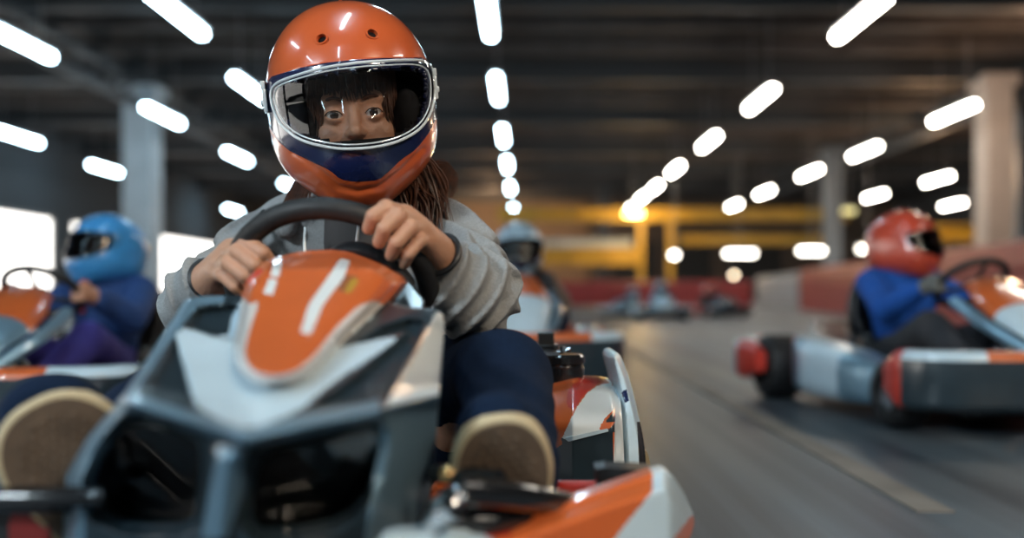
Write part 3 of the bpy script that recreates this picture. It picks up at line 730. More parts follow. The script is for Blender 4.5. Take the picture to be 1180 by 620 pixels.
for px, Y, th, sc, hm, jm, a, b_ in ((762, 17.0, 175, .82, M_paleb, M_paleb, 'pale blue and white go-kart far off in the middle of the track', 'person in pale blue suit and helmet driving the far kart in the middle'),
                                  (729, 18.5, 150, .70, M_paleb, M_silver, 'small pale grey go-kart far off, leftmost of the three far karts', 'person in pale grey, leftmost of the three far drivers'),
                                  (817, 18.5, -160, .80, M_hred, M_dgrey, 'dark red go-kart far off, rightmost of the three far karts', 'person in dark clothes and red helmet, rightmost of the three far drivers')):
    k_ = make_kart((jm, M_white if jm is M_paleb else M_dark, M_white if jm is not M_dgrey else M_red, jm, jm if jm is not M_dgrey else M_red), a)
    d_ = make_driver((jm, jm, jm, M_dgrey, [hm, hm], M_visord), b_); place(px, Y, R(th), k_, d_, sc)

# ================================================================== MAIN KART
K = empty('go_kart', (-.22, 1.15, 0)); tag(K, 'large orange and white go-kart in the foreground driven by the orange helmet girl', 'go-kart')
# --- nose bodywork
OUT = [(214, 345), (232, 341), (262, 341), (330, 335), (420, 340), (467, 354), (500, 356), (509, 362), (511, 378), (506, 445), (501, 510), (490, 620), (472, 760), (400, 850), (160, 850), (70, 780), (56, 660), (62, 600), (75, 549), (100, 505), (143, 455), (178, 400)]
def py_ridge(x): return np.where(x < 285, 463 + (x - 143) * (507 - 463) / 142, 507 - (x - 285) * (507 - 474) / 152)
holeL = rnd([(152, 482), (215, 500), (232, 512), (232, 560), (222, 605), (150, 606), (108, 590), (100, 560), (115, 520)], 1)
holeR = rnd([(300, 522), (380, 505), (430, 492), (440, 505), (428, 560), (395, 598), (330, 612), (285, 612), (288, 560)], 1)
def sst(a, b, x): t = np.clip((x - a) / (b - a), 0, 1); return t * t * (3 - 2 * t)
def nose_depth(X, Y):
    pr = py_ridge(X); yr = .665 + np.abs(X - 285) / 150 * .05
    t = (pr - Y) / (pr - 340); up = yr + (1.0 - yr) * np.clip(t, 0, 1.2)
    dn = yr + .02 + .05 * np.clip((Y - pr) / 120, 0, 3)
    k = sst(-6, 6, Y - pr); D = up * (1 - k) + dn * k - .012 * np.exp(-((Y - pr) / 9) ** 2)
    edge = np.interp(Y, [355, 380, 474, 620, 850], [505, 490, 438, 424, 380]); D += np.clip(X - edge, 0, 200) / 70 * .17
    el = np.interp(Y, [343, 461, 500, 549, 620, 850], [222, 152, 120, 96, 84, 120]); D += np.clip(el - X, 0, 80) / 34 * .10
    # dished facets either side of the centre
    D += .022 * inside_soft(facetL, X, Y, 7) + .022 * inside_soft(facetR, X, Y, 7)
    D += .03 * inside_soft(holeL, X, Y, 14, True) + .03 * inside_soft(holeR, X, Y, 14, True)
    # keel
    D += -.02 * np.exp(-((X - (262 - (Y - 520) * .12)) / 16) ** 2) * sst(505, 530, Y)
    return D
def inside_soft(poly, X, Y, s, outer=False):
    d, _, _ = near(poly, X, Y); sd = np.where(inside(poly, X, Y), d, -d)
    return sst(-s, 0, sd) if outer else sst(0, s, sd)
facetL = [(226, 354), (278, 348), (284, 372), (274, 398), (200, 374), (214, 420), (226, 468), (160, 446), (192, 402)]
facetR = [(400, 402), (440, 376), (470, 366), (494, 368), (478, 404), (436, 462), (378, 470), (345, 474), (410, 432), (467, 384)]
white = rnd([(200, 374), (262, 392), (268, 360), (282, 340), (300, 340), (440, 356), (400, 390), (385, 402), (467, 384), (432, 410), (378, 444), (345, 474), (285, 497), (240, 478), (226, 468), (210, 420)], 1)
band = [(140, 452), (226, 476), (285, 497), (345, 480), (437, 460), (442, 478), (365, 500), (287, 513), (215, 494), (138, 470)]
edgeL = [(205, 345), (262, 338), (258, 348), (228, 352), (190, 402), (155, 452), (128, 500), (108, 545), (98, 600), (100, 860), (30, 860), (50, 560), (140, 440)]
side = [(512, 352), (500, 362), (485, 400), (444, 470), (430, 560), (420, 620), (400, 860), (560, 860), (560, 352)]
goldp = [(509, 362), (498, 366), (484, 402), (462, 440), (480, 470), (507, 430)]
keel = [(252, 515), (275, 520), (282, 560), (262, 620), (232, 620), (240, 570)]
relief('nose_bodywork', OUT, nose_depth, [(edgeL, 1), (side, 1), (band, 1), (keel, 1), (white, 2)], [M_dark, M_silver, M_white, M_gold], K, 2.5, .012, [holeL, holeR])  # silver ridge, edges, side and keel paint in reflections on dark gloss
for h_ in (holeL, holeR):
    big = [(sum(p[0] for p in h_) / len(h_) + (p[0] - sum(q[0] for q in h_) / len(h_)) * 1.04, sum(p[1] for p in h_) / len(h_) + (p[1] - sum(q[1] for q in h_) / len(h_)) * 1.04) for p in h_]
    relief('intake_screen', big, lambda X, Y: nose_depth(X, Y) + .014, [], [M_screen], K, 4, .003)
# --- orange hood over the steering column
HO = rnd([(279, 340), (284, 322), (300, 304), (318, 296), (349, 289), (392, 287), (428, 300), (465, 322), (455, 336), (442, 350), (425, 366), (400, 388), (372, 420), (345, 438), (315, 444), (288, 438), (270, 420), (268, 396), (276, 365)], 1)
horange = rnd([(276, 338), (296, 298), (349, 284), (392, 282), (428, 296), (470, 322), (442, 352), (432, 346), (412, 352), (388, 376), (362, 410), (340, 428), (315, 434), (293, 429), (282, 412), (284, 392), (300, 345), (288, 352)], 1)
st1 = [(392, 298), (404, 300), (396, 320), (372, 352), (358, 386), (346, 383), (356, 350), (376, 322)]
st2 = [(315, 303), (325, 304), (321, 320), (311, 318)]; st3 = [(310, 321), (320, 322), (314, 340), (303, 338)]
yel = [(406, 320), (414, 323), (404, 338), (396, 336)]; brn = [(398, 316), (412, 319), (400, 338), (388, 334)]
def hood_depth(X, Y):
    t = np.clip((438 - Y) / 148, -.1, 1.2); base = .775 + .275 * t
    cx = 312 + 62 * np.clip((438 - Y) / 148, 0, 1); hw = 45 + 55 * t
    d, _, _ = near(HO, X, Y)
    bump = .035 * np.sqrt(np.clip(1 - ((X - cx) / hw) ** 2, 0, 1)); rim = .03 * (1 - sst(0, 11, d))
    return base - bump + rim + .05 * sst(312, 292, Y)
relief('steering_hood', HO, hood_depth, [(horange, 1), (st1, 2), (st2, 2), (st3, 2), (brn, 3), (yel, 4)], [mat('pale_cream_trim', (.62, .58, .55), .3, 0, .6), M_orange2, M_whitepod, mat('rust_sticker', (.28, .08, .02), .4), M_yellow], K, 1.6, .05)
relief('hood_side_block', rnd([(277, 345), (284, 324), (300, 308), (304, 316), (292, 345), (285, 352)], 1), lambda X, Y: .99 + 0 * X, [], [M_red], K, 2, .04)
# --- steering wheel
WC = P(383, 335, 1.2); WR = .1215; nrm = Vector((0, math.sin(R(53)), math.cos(R(53)))) 
ux = Vector((1, 0, 0)); uy = Vector((0, -.6, .80)).normalized()
ring = [WC + WR * (math.cos(a) * ux + math.sin(a) * uy) for a in np.linspace(0, 2 * math.pi, 72, endpoint=False)]
mb = MB(); mb.tube(ring, .0135, 18, closed=True)
for a in (35, 145, 270): mb.tube([WC + uy.cross(ux) * -.0 , WC + (WR - .005) * (math.cos(R(a)) * ux + math.sin(R(a)) * uy)], .010, 10)
nw = ux.cross(uy)
mb.lathe([(0, -.02), (.032, -.02), (.038, 0), (.032, .015), (0, .015)], WC, nw, 24)
mb.build('steering_wheel', M_rubber, K)
MB().tube([WC, WC + Vector((.01, -.35, -.3))], .012, 10).build('steering_column', M_blackgl, K)
mb = MB(); mb.tube(spline([P(385, 300, 1.16), P(405, 290, 1.15), P(430, 296, 1.15), P(452, 312, 1.16), P(468, 330, 1.17)], 8), .013, 12, sx=1.6); mb.build('dashboard_edge', M_black, K)
relief('dashboard_panel', [(425, 325), (465, 320), (486, 345), (488, 372), (440, 372)], lambda X, Y: 1.1 + (Y - 320) * -.0008, [], [M_dark], K, 3, .03)
# --- front bumper, right half and hidden rest
FB = rnd([(430, 632), (440, 618), (520, 612), (585, 603), (640, 585), (700, 563), (762, 541), (774, 547), (787, 566), (801, 596), (799, 610), (785, 640), (740, 690), (600, 730), (430, 740)], 1)
def fb_depth(X, Y):
    top = np.interp(X, [430, 520, 585, 640, 700, 765, 800], [622, 612, 603, 585, 563, 541, 590])
    d = np.clip(Y - top, 0, 200); return .72 + np.clip(X - 430, 0, 400) / 370 * .22 + .035 * (1 - sst(0, 26, d)) + .12 * sst(770, 806, X)
fbw = [(752, 538), (808, 540), (815, 620), (760, 720), (690, 700), (700, 632), (724, 600), (752, 566)]; fbr = [(420, 600), (575, 600), (560, 640), (540, 760), (420, 760)]; fbd = [(560, 606), (594, 600), (588, 618), (560, 620)]
fbo = [(800, 590), (812, 612), (790, 660), (760, 660), (778, 618)]
relief('front_bumper', FB, fb_depth, [(fbw, 1), (fbr, 1), (fbd, 2), (fbo, 0)], [M_orange2, M_white, M_red], K, 2.0, .03)
relief('bumper_housing', [(687, 541), (700, 539), (764, 543), (768, 549), (735, 559), (690, 576)], lambda X, Y: .98 + 0 * X - (X - 687) * .0002, [], [M_black], K, 2.0, .04)
mb = MB(); mb.tube([P(632, 565, 1.12), P(694, 565, 1.10)], .0115, 14); mb.build('red_crossbar', M_red, K)
relief('bumper_end', rnd([(10, 588), (45, 588), (58, 600), (56, 640), (10, 640)], 1), lambda X, Y: .86 + 0 * X, [], [mat('deep_red_plastic', (.22, .015, .012), .4)], K, 2, .05)
# --- right side pod
SP = rnd([(612, 446), (632, 443), (660, 438), (690, 439), (708, 442), (714, 451), (717, 480), (720, 545), (722, 580), (625, 580), (608, 520)], 1)
def sp_depth(X, Y):
    d, _, _ = near(SP, X, Y); return 1.34 + .18 * sst(500, 432, Y) ** 1.5 + .05 * (1 - sst(0, 12, d)) + .0012 * np.clip(660 - X, 0, 60) - .012 * np.exp(-((X - 664) / 14) ** 2) * sst(500, 440, Y)
spw = rnd([(707, 441), (690, 443), (674, 455), (662, 474), (648, 503), (650, 508), (698, 500), (703, 496), (690, 497), (694, 486), (706, 472), (712, 468)], 1)
spw2 = [(706, 440), (716, 440), (724, 560), (706, 560), (709, 480)]
spd = [(646, 504), (655, 508), (706, 496), (708, 560), (725, 590), (600, 590), (636, 520), (648, 512)]
spdt = [(697, 487), (707, 474), (709, 484), (712, 498), (655, 505), (698, 497), (710, 486)]
spr = rnd([(655, 446), (672, 436), (698, 436), (686, 444), (672, 455), (662, 472), (652, 468)], 1)
relief('side_pod', SP, sp_depth, [(spr, 4), (spw, 1), (spd, 2), (spdt, 2), (spw2, 1)], [M_orange2, M_whitepod, M_dark, M_gold, M_red], K, 1.3, .10)
relief('pod_stripe', [(650, 505), (700, 494), (702, 497), (655, 509)], lambda X, Y: sp_depth(X, Y) - .004, [], [M_white], K, 1.5, .003)
FN = rnd([(701, 414), (703, 407), (710, 405), (716, 411), (727, 440), (738, 488), (743, 515), (745, 542), (744, 560), (720, 560), (716, 480), (708, 440)], 1)
relief('rear_fin', FN, lambda X, Y: 1.50 + .03 * (1 - sst(0, 7, near(FN, X, Y)[0])) - .1 * sst(405, 540, Y), [([(734, 486), (742, 486), (752, 570), (738, 570)], 1), ([(716, 452), (722, 448), (725, 462), (720, 464)], 2)], [M_white, M_black, M_navy], K, 1.3, .12)
relief('tail_edge', rnd([(741, 518), (746, 520), (750, 538), (748, 545), (742, 545)], 1), lambda X, Y: 1.46 + 0 * X, [], [M_gold], K, 1.5, .05)
# --- engine beside the seat
mb = MB(); c = P(648, 441, 1.62)
mb.lathe([(0, 0), (.036, 0), (.037, .026), (.033, .028), (.033, .032), (.038, .034), (.038, .045), (.034, .049), (0, .049)], c, (0, 0, 1), 36); e1 = mb.build('air_filter', M_blackgl, K)
mb = MB(); mb.lathe([(.034, .028), (.036, .030), (.034, .032)], c, (0, 0, 1), 36); mb.box(P(634, 407, 1.60), (.030, .03, .006)); mb.lathe([(0, 0), (.007, 0), (.007, .01), (0, .01)], P(648, 406, 1.60), (0, 0, 1), 14); mb.tube([P(642, 406, 1.60), P(657, 402, 1.60)], .004, 8); mb.build('filter_clamp', M_chrome, e1)
mb = MB(); mb.box(P(629, 402, 1.76), (.03, .04, .06)); 
for i in range(6): mb.box(P(629, 398 + i * 4, 1.76), (.045, .055, .003))
bevel(mb.build('engine_head', M_black, K), .002)
MB().box((.05, 1.78, .19), (.12, .15, .2)).build('engine_block', M_black, K)
# --- tubes, pedal box
mb = MB()
def ft(): 
    global mb
    mb.build('front_frame_tube', M_blackgl, K); mb = MB()
mb.tube(spline([P(500, 545, .92), P(540, 548, .88), P(575, 552, .85)]), .009, 10); ft()
mb.tube([P(528, 566, .80), P(590, 571, .83), P(655, 583, .92)], .013, 12); ft()
mb.tube([P(500, 600, .83), P(560, 602, .83), P(680, 590, .96)], .014, 12); ft()
mb.tube([P(-40, 574, .80), P(60, 573, .79), P(120, 572, .80)], .009, 12); ft()
mb.tube([P(-40, 583, .86), P(60, 582, .82), P(120, 580, .86)], .008, 12); ft()
mb.tube([P(520, 560, .86), P(560, 640, .86)], .012, 10)
mb.build('front_frame_tube', M_blackgl, K)
mb = MB(); mb.tube(spline([P(497, 604, .80), P(508, 592, .79), P(520, 583, .79), P(527, 568, .8)]), .009, 12); mb.lathe([(0, -.008), (.013, -.008), (.013, .008), (0, .008)], P(519, 583, .79), (.6, -.5, .3), 16); mb.build('steering_rod', M_chrome, K)
mb = MB(); mb.lathe([(0, 0), (.007, 0), (.0065, .006), (0, .008)], P(515, 546, .86), (0, -1, .2), 12); mb.build('brass_bolt', M_brass, K)
mb = MB(); mb.tube([P(312, 549, .82), P(352, 551, .84)], .004, 8); mb.lathe([(0, 0), (.008, 0), (.008, .012), (0, .012)], P(338, 545, .84), (0, -1, 0), 12); mb.build('brake_rod', M_chrome, K)
MB().box((-.245, .93, .2), (.26, .02, .26)).build('dark_backing', M_black, K)  # black sheet added so the nose openings look dark inside
relief('dark_void_plate', rnd([(484, 580), (520, 574), (560, 570), (610, 573), (660, 588), (640, 640), (600, 700), (470, 700)], 1), lambda X, Y: .845 + 0 * X + (X - 484) * .0004, [], [M_black], K, 3, .01)  # black sheet standing in for the dark void under the tubes
relief('dark_void_plate', rnd([(-60, 578), (70, 576), (90, 600), (80, 720), (-60, 720)], 1), lambda X, Y: .88 + 0 * X, [], [M_black], K, 3, .01)  # same dark void, put in as a sheet below the left tubes
# --- hidden but real: pan, rails, seat, wheels, rear
mb = MB(); mb.box((-.23, 1.25, .055), (.62, 1.1, .012)); mb.build('floor_pan', M_black, K)
mb = MB()
for s in (-1, 1): mb.tube(spline([(-.23 + s * .12, .72, .09), (-.23 + s * .27, .9, .08), (-.23 + s * .33, 1.3, .08), (-.23 + s * .3, 2.0, .09)]), .016, 10)
mb.tube([(-.72, 1.98, .14), (.22, 1.98, .14)], .016, 10); mb.tube([(-.55, 1.0, .115), (.1, 1.0, .115)], .012, 10); mb.tube([(-.56, .78, .17), (.13, .78, .17)], .01, 10)
mb.build('frame_rail', M_blackgl, K)
wheel(K, (-.62, 1.98, .14), .14, .15, True); wheel(K, (.10, 1.98, .14), .14, .15, True); wheel(K, (-.56, 1.0, .11), .11, .1, True); wheel(K, (.07, 1.02, .11), .11, .1, True)
f = sub(sun([ell((-.25, 1.62, .2), (.20, .20, .14)), ell((-.25, 1.76, .36), (.19, .08, .22))], .05), sun([ell((-.25, 1.58, .25), (.17, .19, .16)), ell((-.25, 1.69, .40), (.16, .08, .24))], .05), .01)
blob('seat', f, (-.5, 1.3, .04), (0, 1.9, .6), .012, M_orange2, K)
mb = MB(); sweep_bar(mb, spline([(-.78, 1.95, .17), (-.70, 2.18, .17), (-.25, 2.24, .18), (.16, 2.2, .17), (.22, 2.08, .17)], 6), .04, .06, .03); mb.build('rear_bumper', M_dark, K)
relief('left_side_pod', rnd([(150, 470), (200, 440), (260, 440), (300, 470), (300, 560), (150, 560)], 1), lambda X, Y: 1.45 + .0 * X, [], [M_orange2], K, 4, .35)

# ================================================================== THE GIRL
GP = empty('person', (-.26, 1.5, 0)); tag(GP, 'girl in glossy orange helmet and grey hooded jacket gripping the wheel of the foreground kart', 'person')
def V3(*a): return tuple(P(*a))
body = MB()
# head, in helmet space
HD = HM @ Matrix.Translation((0, 0, -.013))
ex, ey, ez, er = .0285, -.079, -.006, .0128
def head_f():
    base = sun([ell((0, 0, .01), (.070, .088, .10)), ell((0, -.022, -.05), (.056, .062, .062)), ell((0, -.075, -.09), (.020, .020, .018))], .03)
    brow = cap((-.034, -.078, .016), (.034, -.078, .016), .011, .011)
    nose = sun([cap((0, -.086, .004), (0, -.100, -.028), .0060, .0085), sph((0, -.103, -.032), .0085), sph((-.0095, -.095, -.034), .0065), sph((.0095, -.095, -.034), .0065)], .006)
    cheek = [ell((s * .040, -.058, -.036), (.024, .028, .024)) for s in (-1, 1)]
    lids = [sph((s * ex, ey, ez), er + .0022) for s in (-1, 1)]
    lips = sun([cap((-.016, -.089, -.060), (.016, -.089, -.060), .0045, .0045), cap((-.012, -.0895, -.068), (.012, -.0895, -.068), .0055, .0055)], .004)
    ears = [ell((s * .070, .01, -.01), (.010, .018, .028)) for s in (-1, 1)]
    f = sun([base, brow] + cheek + ears, .016); f = sun([f, nose], .008); f = sun([f] + lids + [lips], .004)
    for s in (-1, 1):
        f = sub(f, ell((s * ex, ey - .014, ez), (.0118, .022, .0047), (0, s * R(-6), 0)), .0015)
        f = sub(f, sph((s * .006, -.1005, -.0405), .0026), .001)
    f = sub(f, cap((-.018, -.0965, -.0638), (.018, -.0965, -.0638), .0012, .0012), .002)
    return sun([f, cap((0, .01, -.07), (0, .03, -.16), .045, .045)], .02)
Vh, Fh = nets(head_f(), (-.095, -.125, -.175), (.095, .105, .125), .0021); Vh = relax(Vh, Fh, 1)
c = Vh[Fh].mean(1); mi = np.where((np.abs(c[:, 0]) < .021) & (c[:, 2] < -.056) & (c[:, 2] > -.0745) & (c[:, 1] < -.086), 1, 0)
HMn = np.array(HD); Vh = Vh @ HMn[:3, :3].T + HMn[:3, 3]
body.add(Vh, Fh, mi.tolist())
# hands
def fingers_left():
    D = [[(266, 286, 1.186), (284, 279, 1.150), (303, 291, 1.138), (313, 304, 1.152)], [(259, 295, 1.188), (274, 290, 1.145), (293, 305, 1.132), (303, 318, 1.148)],
         [(254, 305, 1.19), (264, 303, 1.147), (282, 318, 1.135), (292, 330, 1.150)], [(251, 315, 1.195), (257, 317, 1.155), (271, 330, 1.143), (281, 340, 1.156)]]
    th = [(262, 322, 1.225), (284, 312, 1.222), (300, 296, 1.205)]; wr = (236, 328, 1.265); return D, th, wr
def fingers_right():
    D = [[(466, 247, 1.140), (445, 240, 1.112), (430, 249, 1.100), (425, 263, 1.114)], [(476, 256, 1.142), (459, 249, 1.108), (443, 263, 1.096), (437, 279, 1.110)],
         [(485, 266, 1.148), (472, 262, 1.114), (457, 279, 1.102), (451, 294, 1.118)], [(491, 278, 1.156), (483, 277, 1.126), (471, 292, 1.114), (466, 304, 1.128)]]
    th = [(492, 292, 1.195), (470, 290, 1.195), (452, 272, 1.178)]; wr = (512, 300, 1.215); return D, th, wr
hand_boxes = []
for D, th, wr in (fingers_left(), fingers_right()):
    W = V3(*wr); fs = []; palm = []
    for k, d in enumerate(D):
        pts = [V3(*q) for q in d]; r = [.0105, .0098, .0090, .0080] if k < 3 else [.0092, .0084, .0078, .0070]
        fs.append(chain(pts, r)); palm.append(cap(W, pts[0], .020, .0115)); fs.append(sph(pts[1], r[1] + .0011))
    tp = [V3(*q) for q in th]; palm.append(chain([W, tp[0]], [.02, .016])); thf = chain(tp, [.0135, .011, .0092])
    pf = sun(palm + [sph(W, .021)], .012)
    def hf(p, fs=fs, pf=pf, thf=thf):
        d = smin(pf(p), thf(p), .008); g = None
        for f in fs: g = f(p) if g is None else smin(g, f(p), .0022)
        return smin(d, g, .006)
    allp = np.array([V3(*q) for d in D for q in d] + tp + [W]); lo = allp.min(0) - .03; hi = allp.max(0) + .03
    Vx, Fx = nets(hf, lo, hi, .0019); Vx = relax(Vx, Fx, 1); body.add(Vx, Fx, 0)
# hidden limbs and trunk inside the clothes
shL, shR = V3(292, 285, 1.55), V3(520, 275, 1.55); elL, elR = V3(222, 352, 1.38), V3(552, 342, 1.31); wrL, wrR = V3(236, 328, 1.265), V3(512, 300, 1.215)
hipL, hipR = (-.34, 1.58, .22), (-.17, 1.58, .22); knL, knR = V3(250, 430, 1.22), V3(580, 436, 1.19); anL, anR = (V3(85, 545, .90)), V3(592, 540, .97)
tr = [cap((-.255, 1.63, .25), (-.265, 1.63, .50), .08, .075), cap((-.265, 1.60, .54), (-.262, 1.50, .70), .045, .045), chain([shL, elL, wrL], [.04, .034, .023]), chain([shR, elR, wrR], [.04, .034, .023]),
      chain([hipL, knL, anL], [.06, .045, .03]), chain([hipR, knR, anR], [.06, .042, .03])]
Vx, Fx = nets(sun(tr, .02), (-.62, .75, .1), (.12, 1.75, .78), .011); body.add(Vx, Fx, 0)
body.build('body', [M_skin, M_lip], GP)
# eyes
for s in (-1, 1):
    bm = bmesh.new(); bmesh.ops.create_uvsphere(bm, u_segments=40, v_segments=30, radius=er)
    gz = Vector((-s * .0 + .02, -1, .02)).normalized()
    me = bpy.data.meshes.new('eye'); q = Vector((0, 0, 1)).rotation_difference(gz); bmesh.ops.rotate(bm, verts=bm.verts, cent=(0, 0, 0), matrix=q.to_matrix())
    for f in bm.faces:
        a = f.calc_center_median().normalized().angle(gz); f.material_index = 2 if a < .20 else (1 if a < .56 else 0)
    bmesh.ops.transform(bm, matrix=HD @ Matrix.Translation((s * ex, ey, ez)), verts=bm.verts); bm.to_mesh(me); bm.free()
    obj('eye', me, [M_sclera, M_iris, M_pupil], GP)
    mb = MB(); mb.tube([HD @ Vector(p) for p in spline([(s * .014, -.094, .0135), (s * .027, -.0935, .0185), (s * .041, -.083, .015)], 5)], [.0012] + [.0026] * 9 + [.001], 8); mb.build('eyebrow', M_hair, GP)
    mb = MB(); mb.tube([HD @ Vector(p) for p in spline([(s * .0165, -.0895, -.006), (s * .022, -.0935, -.0015), (s * .029, -.0945, .0), (s * .037, -.0915, -.0015), (s * .042, -.086, -.006)], 4)], .0008, 6); mb.build('eyelashes', M_pupil, GP)
# hair: fringe under the helmet, locks below it
mb = MB(); rr = random.Random(3)
for i in range(90):
    x = -.062 + .124 * i / 89; zz = rr.uniform(.010, .024) if abs(x) < .045 else rr.uniform(-.04, .0)
    p0 = Vector((x * .9, -.070, .070)); p1 = Vector((x + rr.uniform(-.004, .004), -.094 + .35 * abs(x), .048)); p2 = Vector((x * 1.03 + rr.uniform(-.006, .006), -.098 + .40 * abs(x), zz))
    mb.tube([HD @ q for q in spline([p0, p1, p2], 5)], [.0030] * 6 + [.0028, .0024, .0018, .0012, .0004], 6)
mb.build('hair_fringe', M_hair, GP); mb = MB()
def lock(pts, r, n=8): mb.tube(spline(pts, 5), [r * (.6 + .4 * math.sin(math.pi * min(1, .25 + t / (5 * (len(pts) - 1)))) ) * (1 - .75 * (t / (5 * (len(pts) - 1))) ** 3) for t in range(5 * (len(pts) - 1) + 1)], n)
for i in range(190):   # right mass of hair
    u = rr.random(); v = rr.random(); x0 = 450 + 44 * u; x1 = 462 + 50 * u + rr.uniform(-8, 8); x2 = 474 + 44 * u + rr.uniform(-10, 10); Yd = 1.46 + .07 * v
    lock([P(x0, 188 + rr.uniform(-6, 6) - 10 * u, Yd), P(x1, 212 + rr.uniform(-5, 5), Yd + .01), P(x2 - 2, 238 + rr.uniform(-6, 6), Yd + .0), P(x2 + rr.uniform(-10, 4), 262 + rr.uniform(-10, 26), Yd - .01)], rr.uniform(.0010, .0026), 5)
for i in range(70):   # flyaway strands
    u = rr.random(); lock([P(488 + 10 * u, 190 + rr.uniform(-4, 8), 1.50), P(505 + 12 * u + rr.uniform(-4, 6), 192 + rr.uniform(-8, 14), 1.50), P(516 + rr.uniform(-6, 12), 208 + rr.uniform(-12, 12), 1.50), P(512 + rr.uniform(-12, 12), 226 + rr.uniform(-8, 16), 1.50)], rr.uniform(.0003, .0007), 4)
mb.build('hair', M_hair, GP); mb = MB()
for i in range(70):   # left hair
    u = rr.random(); lock([P(345 + 18 * u, 200 + rr.uniform(-5, 5), 1.52), P(334 + 22 * u + rr.uniform(-4, 4), 222, 1.51), P(322 + 30 * u + rr.uniform(-5, 5), 246 + rr.uniform(-4, 8), 1.50)], rr.uniform(.0008, .0024), 5)
mb.build('hair', M_hair, GP)
# helmet on the head
Hm = helmet(GP, Matrix.Translation(-GP.location) @ HM, [M_orange, M_navy], M_visor, hero=True)
for s in (-1, 1):
    blob('cheek_pad', ell((s * .080, -.050, -.035), (.026, .054, .050)), (-.14, -.14, -.13), (.14, .05, .04), .006, M_lining, Hm, world=False)
blob('brow_pad', ell((0, -.085, .080), (.075, .035, .030)), (-.1, -.14, .03), (.1, -.03, .13), .006, M_lining, Hm, world=False)
mb = MB(); 
mb.tube([HM @ Vector(p) for p in spline([(-.085, .0, -.09), (-.060, -.01, -.135), (-.035, -.02, -.158), (0, -.025, -.165), (.04, -.02, -.155), (.085, .0, -.09)], 6)], .008, 10, sx=.4); mb.build('chin_strap', M_black, GP)
# hooded jacket
wf = waves(11, 7, 55, 120); wl = waves(12, 4, 18, 40)
def cyl_fold(a, b, kv, seed):
    a = np.array(a, np.float32); b = np.array(b, np.float32); ab = b - a; L = float(np.linalg.norm(ab)); ab /= L; q = waves(seed, 4, 9, 24); kv = np.array(kv, np.float32)
    def f(p):
        t = (p - a) @ ab; s = np.sin(p @ kv + 5.0 * q(p)); w_ = np.clip((t + .07) / .04, 0, 1) * np.clip((L + .06 - t) / .04, 0, 1)
        return (1 - np.sqrt(s * s + .02)) * w_
    return f
foR1 = cyl_fold(shR, elR, (38, 20, 62), 4); foR2 = cyl_fold(elR, wrR, (75, 10, -38), 5); foL1 = cyl_fold(shL, elL, (-38, 20, 62), 6); foL2 = cyl_fold(elL, wrL, (-75, 10, -38), 7)
cuR = V3(522, 318, 1.24); cuL = V3(236, 330, 1.28)
armR = sun([chain([V3(520, 270, 1.56), V3(543, 303, 1.45), V3(548, 338, 1.31)], [.052, .046, .050]), chain([V3(548, 342, 1.31), V3(532, 340, 1.26), V3(520, 328, 1.235)], [.054, .052, .043]), cap(cuR, V3(512, 303, 1.218), .038, .026)], .02)
armL = sun([chain([shL, V3(256, 318, 1.47), V3(228, 352, 1.37)], [.046, .044, .042]), chain([V3(228, 352, 1.37), V3(230, 338, 1.30), cuL], [.044, .040, .034]), cap(cuL, V3(241, 325, 1.262), .032, .026)], .02)
torso = sun([ell((-.262, 1.62, .40), (.150, .115, .24)), cap(V3(305, 285, 1.59), V3(508, 275, 1.59), .062, .062), cap(V3(350, 262, 1.6), V3(462, 258, 1.6), .062, .062)], .05)
hood = sun([chain([V3(330, 262, 1.50), V3(322, 248, 1.58), V3(360, 232, 1.66), V3(450, 228, 1.66), V3(490, 244, 1.58), V3(482, 262, 1.50)], [.018, .028, .036, .036, .028, .018])], .01)
def jacket(p):
    r = armR(p); l = armL(p); t = torso(p)
    f1 = np.maximum(foR1(p), foR2(p)); f2 = np.maximum(foL1(p), foL2(p))
    r = r - .017 * f1 + .004 - .003 * wf(p); l = l - .014 * f2 + .003 - .003 * wf(p); t = t - .006 * wl(p) - .002 * wf(p)
    d = smin(smin(t, r, .022), l, .022); d = smin(d, hood(p) - .003 * wl(p), .010)
    # opening at the neck and an open front
    d = -smin(-d, cap((-.262, 1.50, .66), (-.262, 1.50, .80), .040, .065)(p), .01)
    return d
blob('jacket', jacket, (-.60, 1.12, .24), (.06, 1.76, .72), .0042, M_hoodie, GP, it=1)
blob('shirt', sun([ell((-.262, 1.60, .42), (.125, .10, .24)), cap((-.264, 1.54, .55), (-.264, 1.52, .66), .06, .052)], .02), (-.42, 1.42, .2), (-.1, 1.75, .74), .008, M_shirt, GP)
mb = MB()
mb.tube(spline([P(303, 244, 1.535), P(300, 254, 1.50), P(297, 268, 1.475), P(300, 284, 1.47)], 6), .0042, 8)
mb.tube(spline([P(488, 238, 1.56), P(508, 244, 1.50), P(517, 262, 1.475), P(516, 285, 1.47), P(508, 300, 1.46)], 6), .0042, 8)
mb.build('jacket_piping', M_black, GP)
mb = MB(); mb.tube(spline([P(352, 262, 1.46), P(351, 280, 1.455), P(352, 300, 1.45)], 5), .0026, 8); mb.build('drawstring', M_whitepod, GP)
mb = MB(); mb.tube(spline([P(416, 245, 1.455), P(412, 270, 1.45), P(410, 300, 1.45)], 5), .0030, 8); mb.build('zip', M_rim, GP)
mb = MB()
for (q0, q1, rr_) in ((V3(503, 290, 1.195), V3(506, 312, 1.2), .006),): mb.tube([q0, q1], rr_, 10)
cc = Vector(wrR); ax = (Vector(wrR) - Vector(V3(485, 268, 1.15))).normalized(); qd = Vector((0, 0, 1)).rotation_difference(ax); mb.tube([Vector(V3(506, 293, 1.195)) + qd @ Vector((.0265 * math.cos(a), .0265 * math.sin(a), 0)) for a in np.linspace(0, 2 * math.pi, 30, endpoint=False)], .004, 8, closed=True)
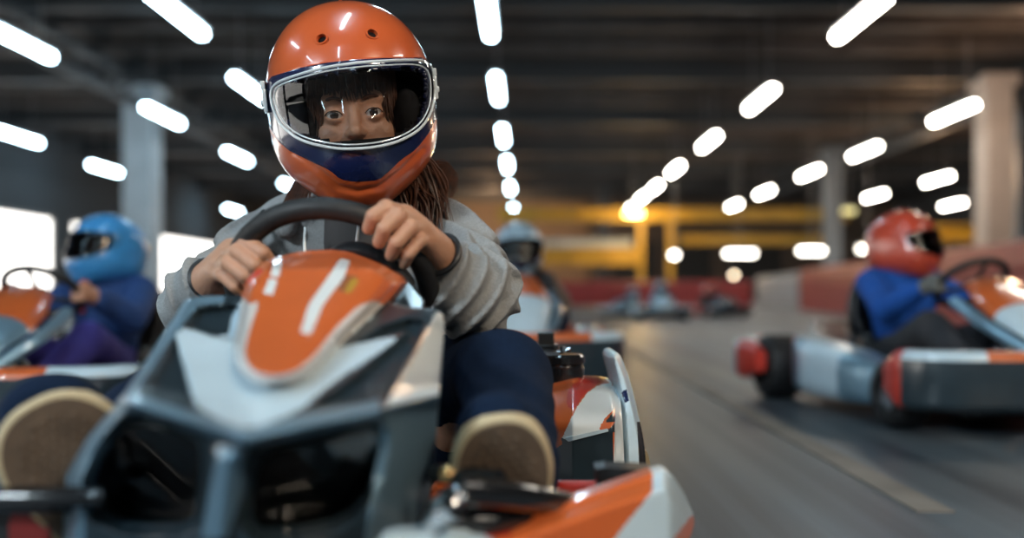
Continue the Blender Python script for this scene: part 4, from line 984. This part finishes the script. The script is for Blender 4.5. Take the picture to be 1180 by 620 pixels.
mb.build('wrist_strap', M_black, GP)
ax = (Vector(wrL) - Vector(V3(262, 300, 1.18))).normalized(); qd = Vector((0, 0, 1)).rotation_difference(ax); mb = MB(); mb.tube([Vector(V3(243, 321, 1.250)) + qd @ Vector((.026 * math.cos(a), .026 * math.sin(a), 0)) for a in np.linspace(0, 2 * math.pi, 30, endpoint=False)], .004, 8, closed=True); mb.build('wrist_strap', M_black, GP)
# trousers
foK = cyl_fold(hipR, knR, (30, 60, 30), 14); foS = cyl_fold(knR, anR, (50, 10, 50), 15)
gt = sun([cap(hipL, hipR, .10, .10), chain([hipR, V3(528, 442, 1.38), knR], [.095, .074, .054]), chain([knR, V3(586, 475, 1.10), anR], [.054, .052, .046]), chain([hipL, knL], [.09, .062]), chain([knL, anL], [.060, .042])], .025)
blob('trousers', lambda p: gt(p) - .004 * np.maximum(foK(p), foS(p)) - .002 * wl(p), (-.56, .82, .08), (.12, 1.75, .48), .0065, M_jeans, GP)
# shoes: sole towards the camera, toe up
def shoe(toe, heel, wd, face, roll_, name='shoe'):
    toe = Vector(toe); heel = Vector(heel); up = (toe - heel); L = up.length; up.normalize(); nr = Vector(face); nr = (nr - up * nr.dot(up)).normalized(); sd = up.cross(nr)
    c = (toe + heel) / 2
    def outl(sc, ins=0):
        out = []
        for k in range(56):
            a = 2 * math.pi * k / 56; v = math.sin(a); u = math.cos(a); wl_ = wd / 2 * (1 + .10 * v) * (1 - .10 * math.exp(-((v + .15) / .3) ** 2))
            out.append((math.copysign(abs(u) ** .85, u) * (wl_ - ins), math.copysign(abs(v) ** .9, v) * (L / 2 - ins)))
        return out
    g = Matrix((sd, up, nr)).transposed()
    f0 = sun([cap(c + up * L * .30 - nr * .030, c - up * L * .1 - nr * .04, wd * .42, wd * .42), cap(c - up * L * .1 - nr * .045, c - up * L * .32 - nr * .055, wd * .42, wd * .42), cap(c - up * L * .25 - nr * .05, c - up * L * .28 - nr * .11, .04, .036)], .02)
    nrn = np.array(nr, np.float32); cn = np.array(c - nr * .006, np.float32)
    f = lambda p: np.maximum(f0(p), (p - cn) @ nrn)
    pts = np.array([toe, heel, toe - nr * .1, heel - nr * .14]); s = blob(name, f, pts.min(0) - .07, pts.max(0) + .07, .005, M_jeans, GP)
    mb = MB(); secs = []
    for off, ins in ((-.018, .003), (-.015, 0), (-.004, 0), (0, .001), (.002, .003)): secs.append([c + sd * a + up * b_ + nr * off for a, b_ in outl(1, ins)])
    mb.loft(secs, 0); so = mb.build('sole_edge', M_cream, s)
    mb = MB(); secs = [[c + sd * a + up * b_ + nr * off for a, b_ in outl(1, ins)] for off, ins in ((.0005, .0045), (.0035, .006))]; mb.loft(secs, 0)
    n = 0
    for i in range(-6, 7):
        for j in range(-14, 15):
            a = i * .0095 + (.0048 if j % 2 else 0); b_ = j * .0085
            if (a / (wd / 2 - .016)) ** 2 + (b_ / (L / 2 - .014)) ** 2 < 1:
                q = c + sd * a + up * b_ + nr * .0035; mb.lathe([(.0036, 0), (.0026, .0022), (0, .0022)], q, nr, 6)
    mb.build('tread', M_sole, s)
    return s
shoe(V3(574, 481, .87), V3(590, 655, .93), .098, (.10, -1, .05), 0)
shoe(V3(34, 464, .84), V3(158, 640, .90), .116, (.30, -1, .12), 0)
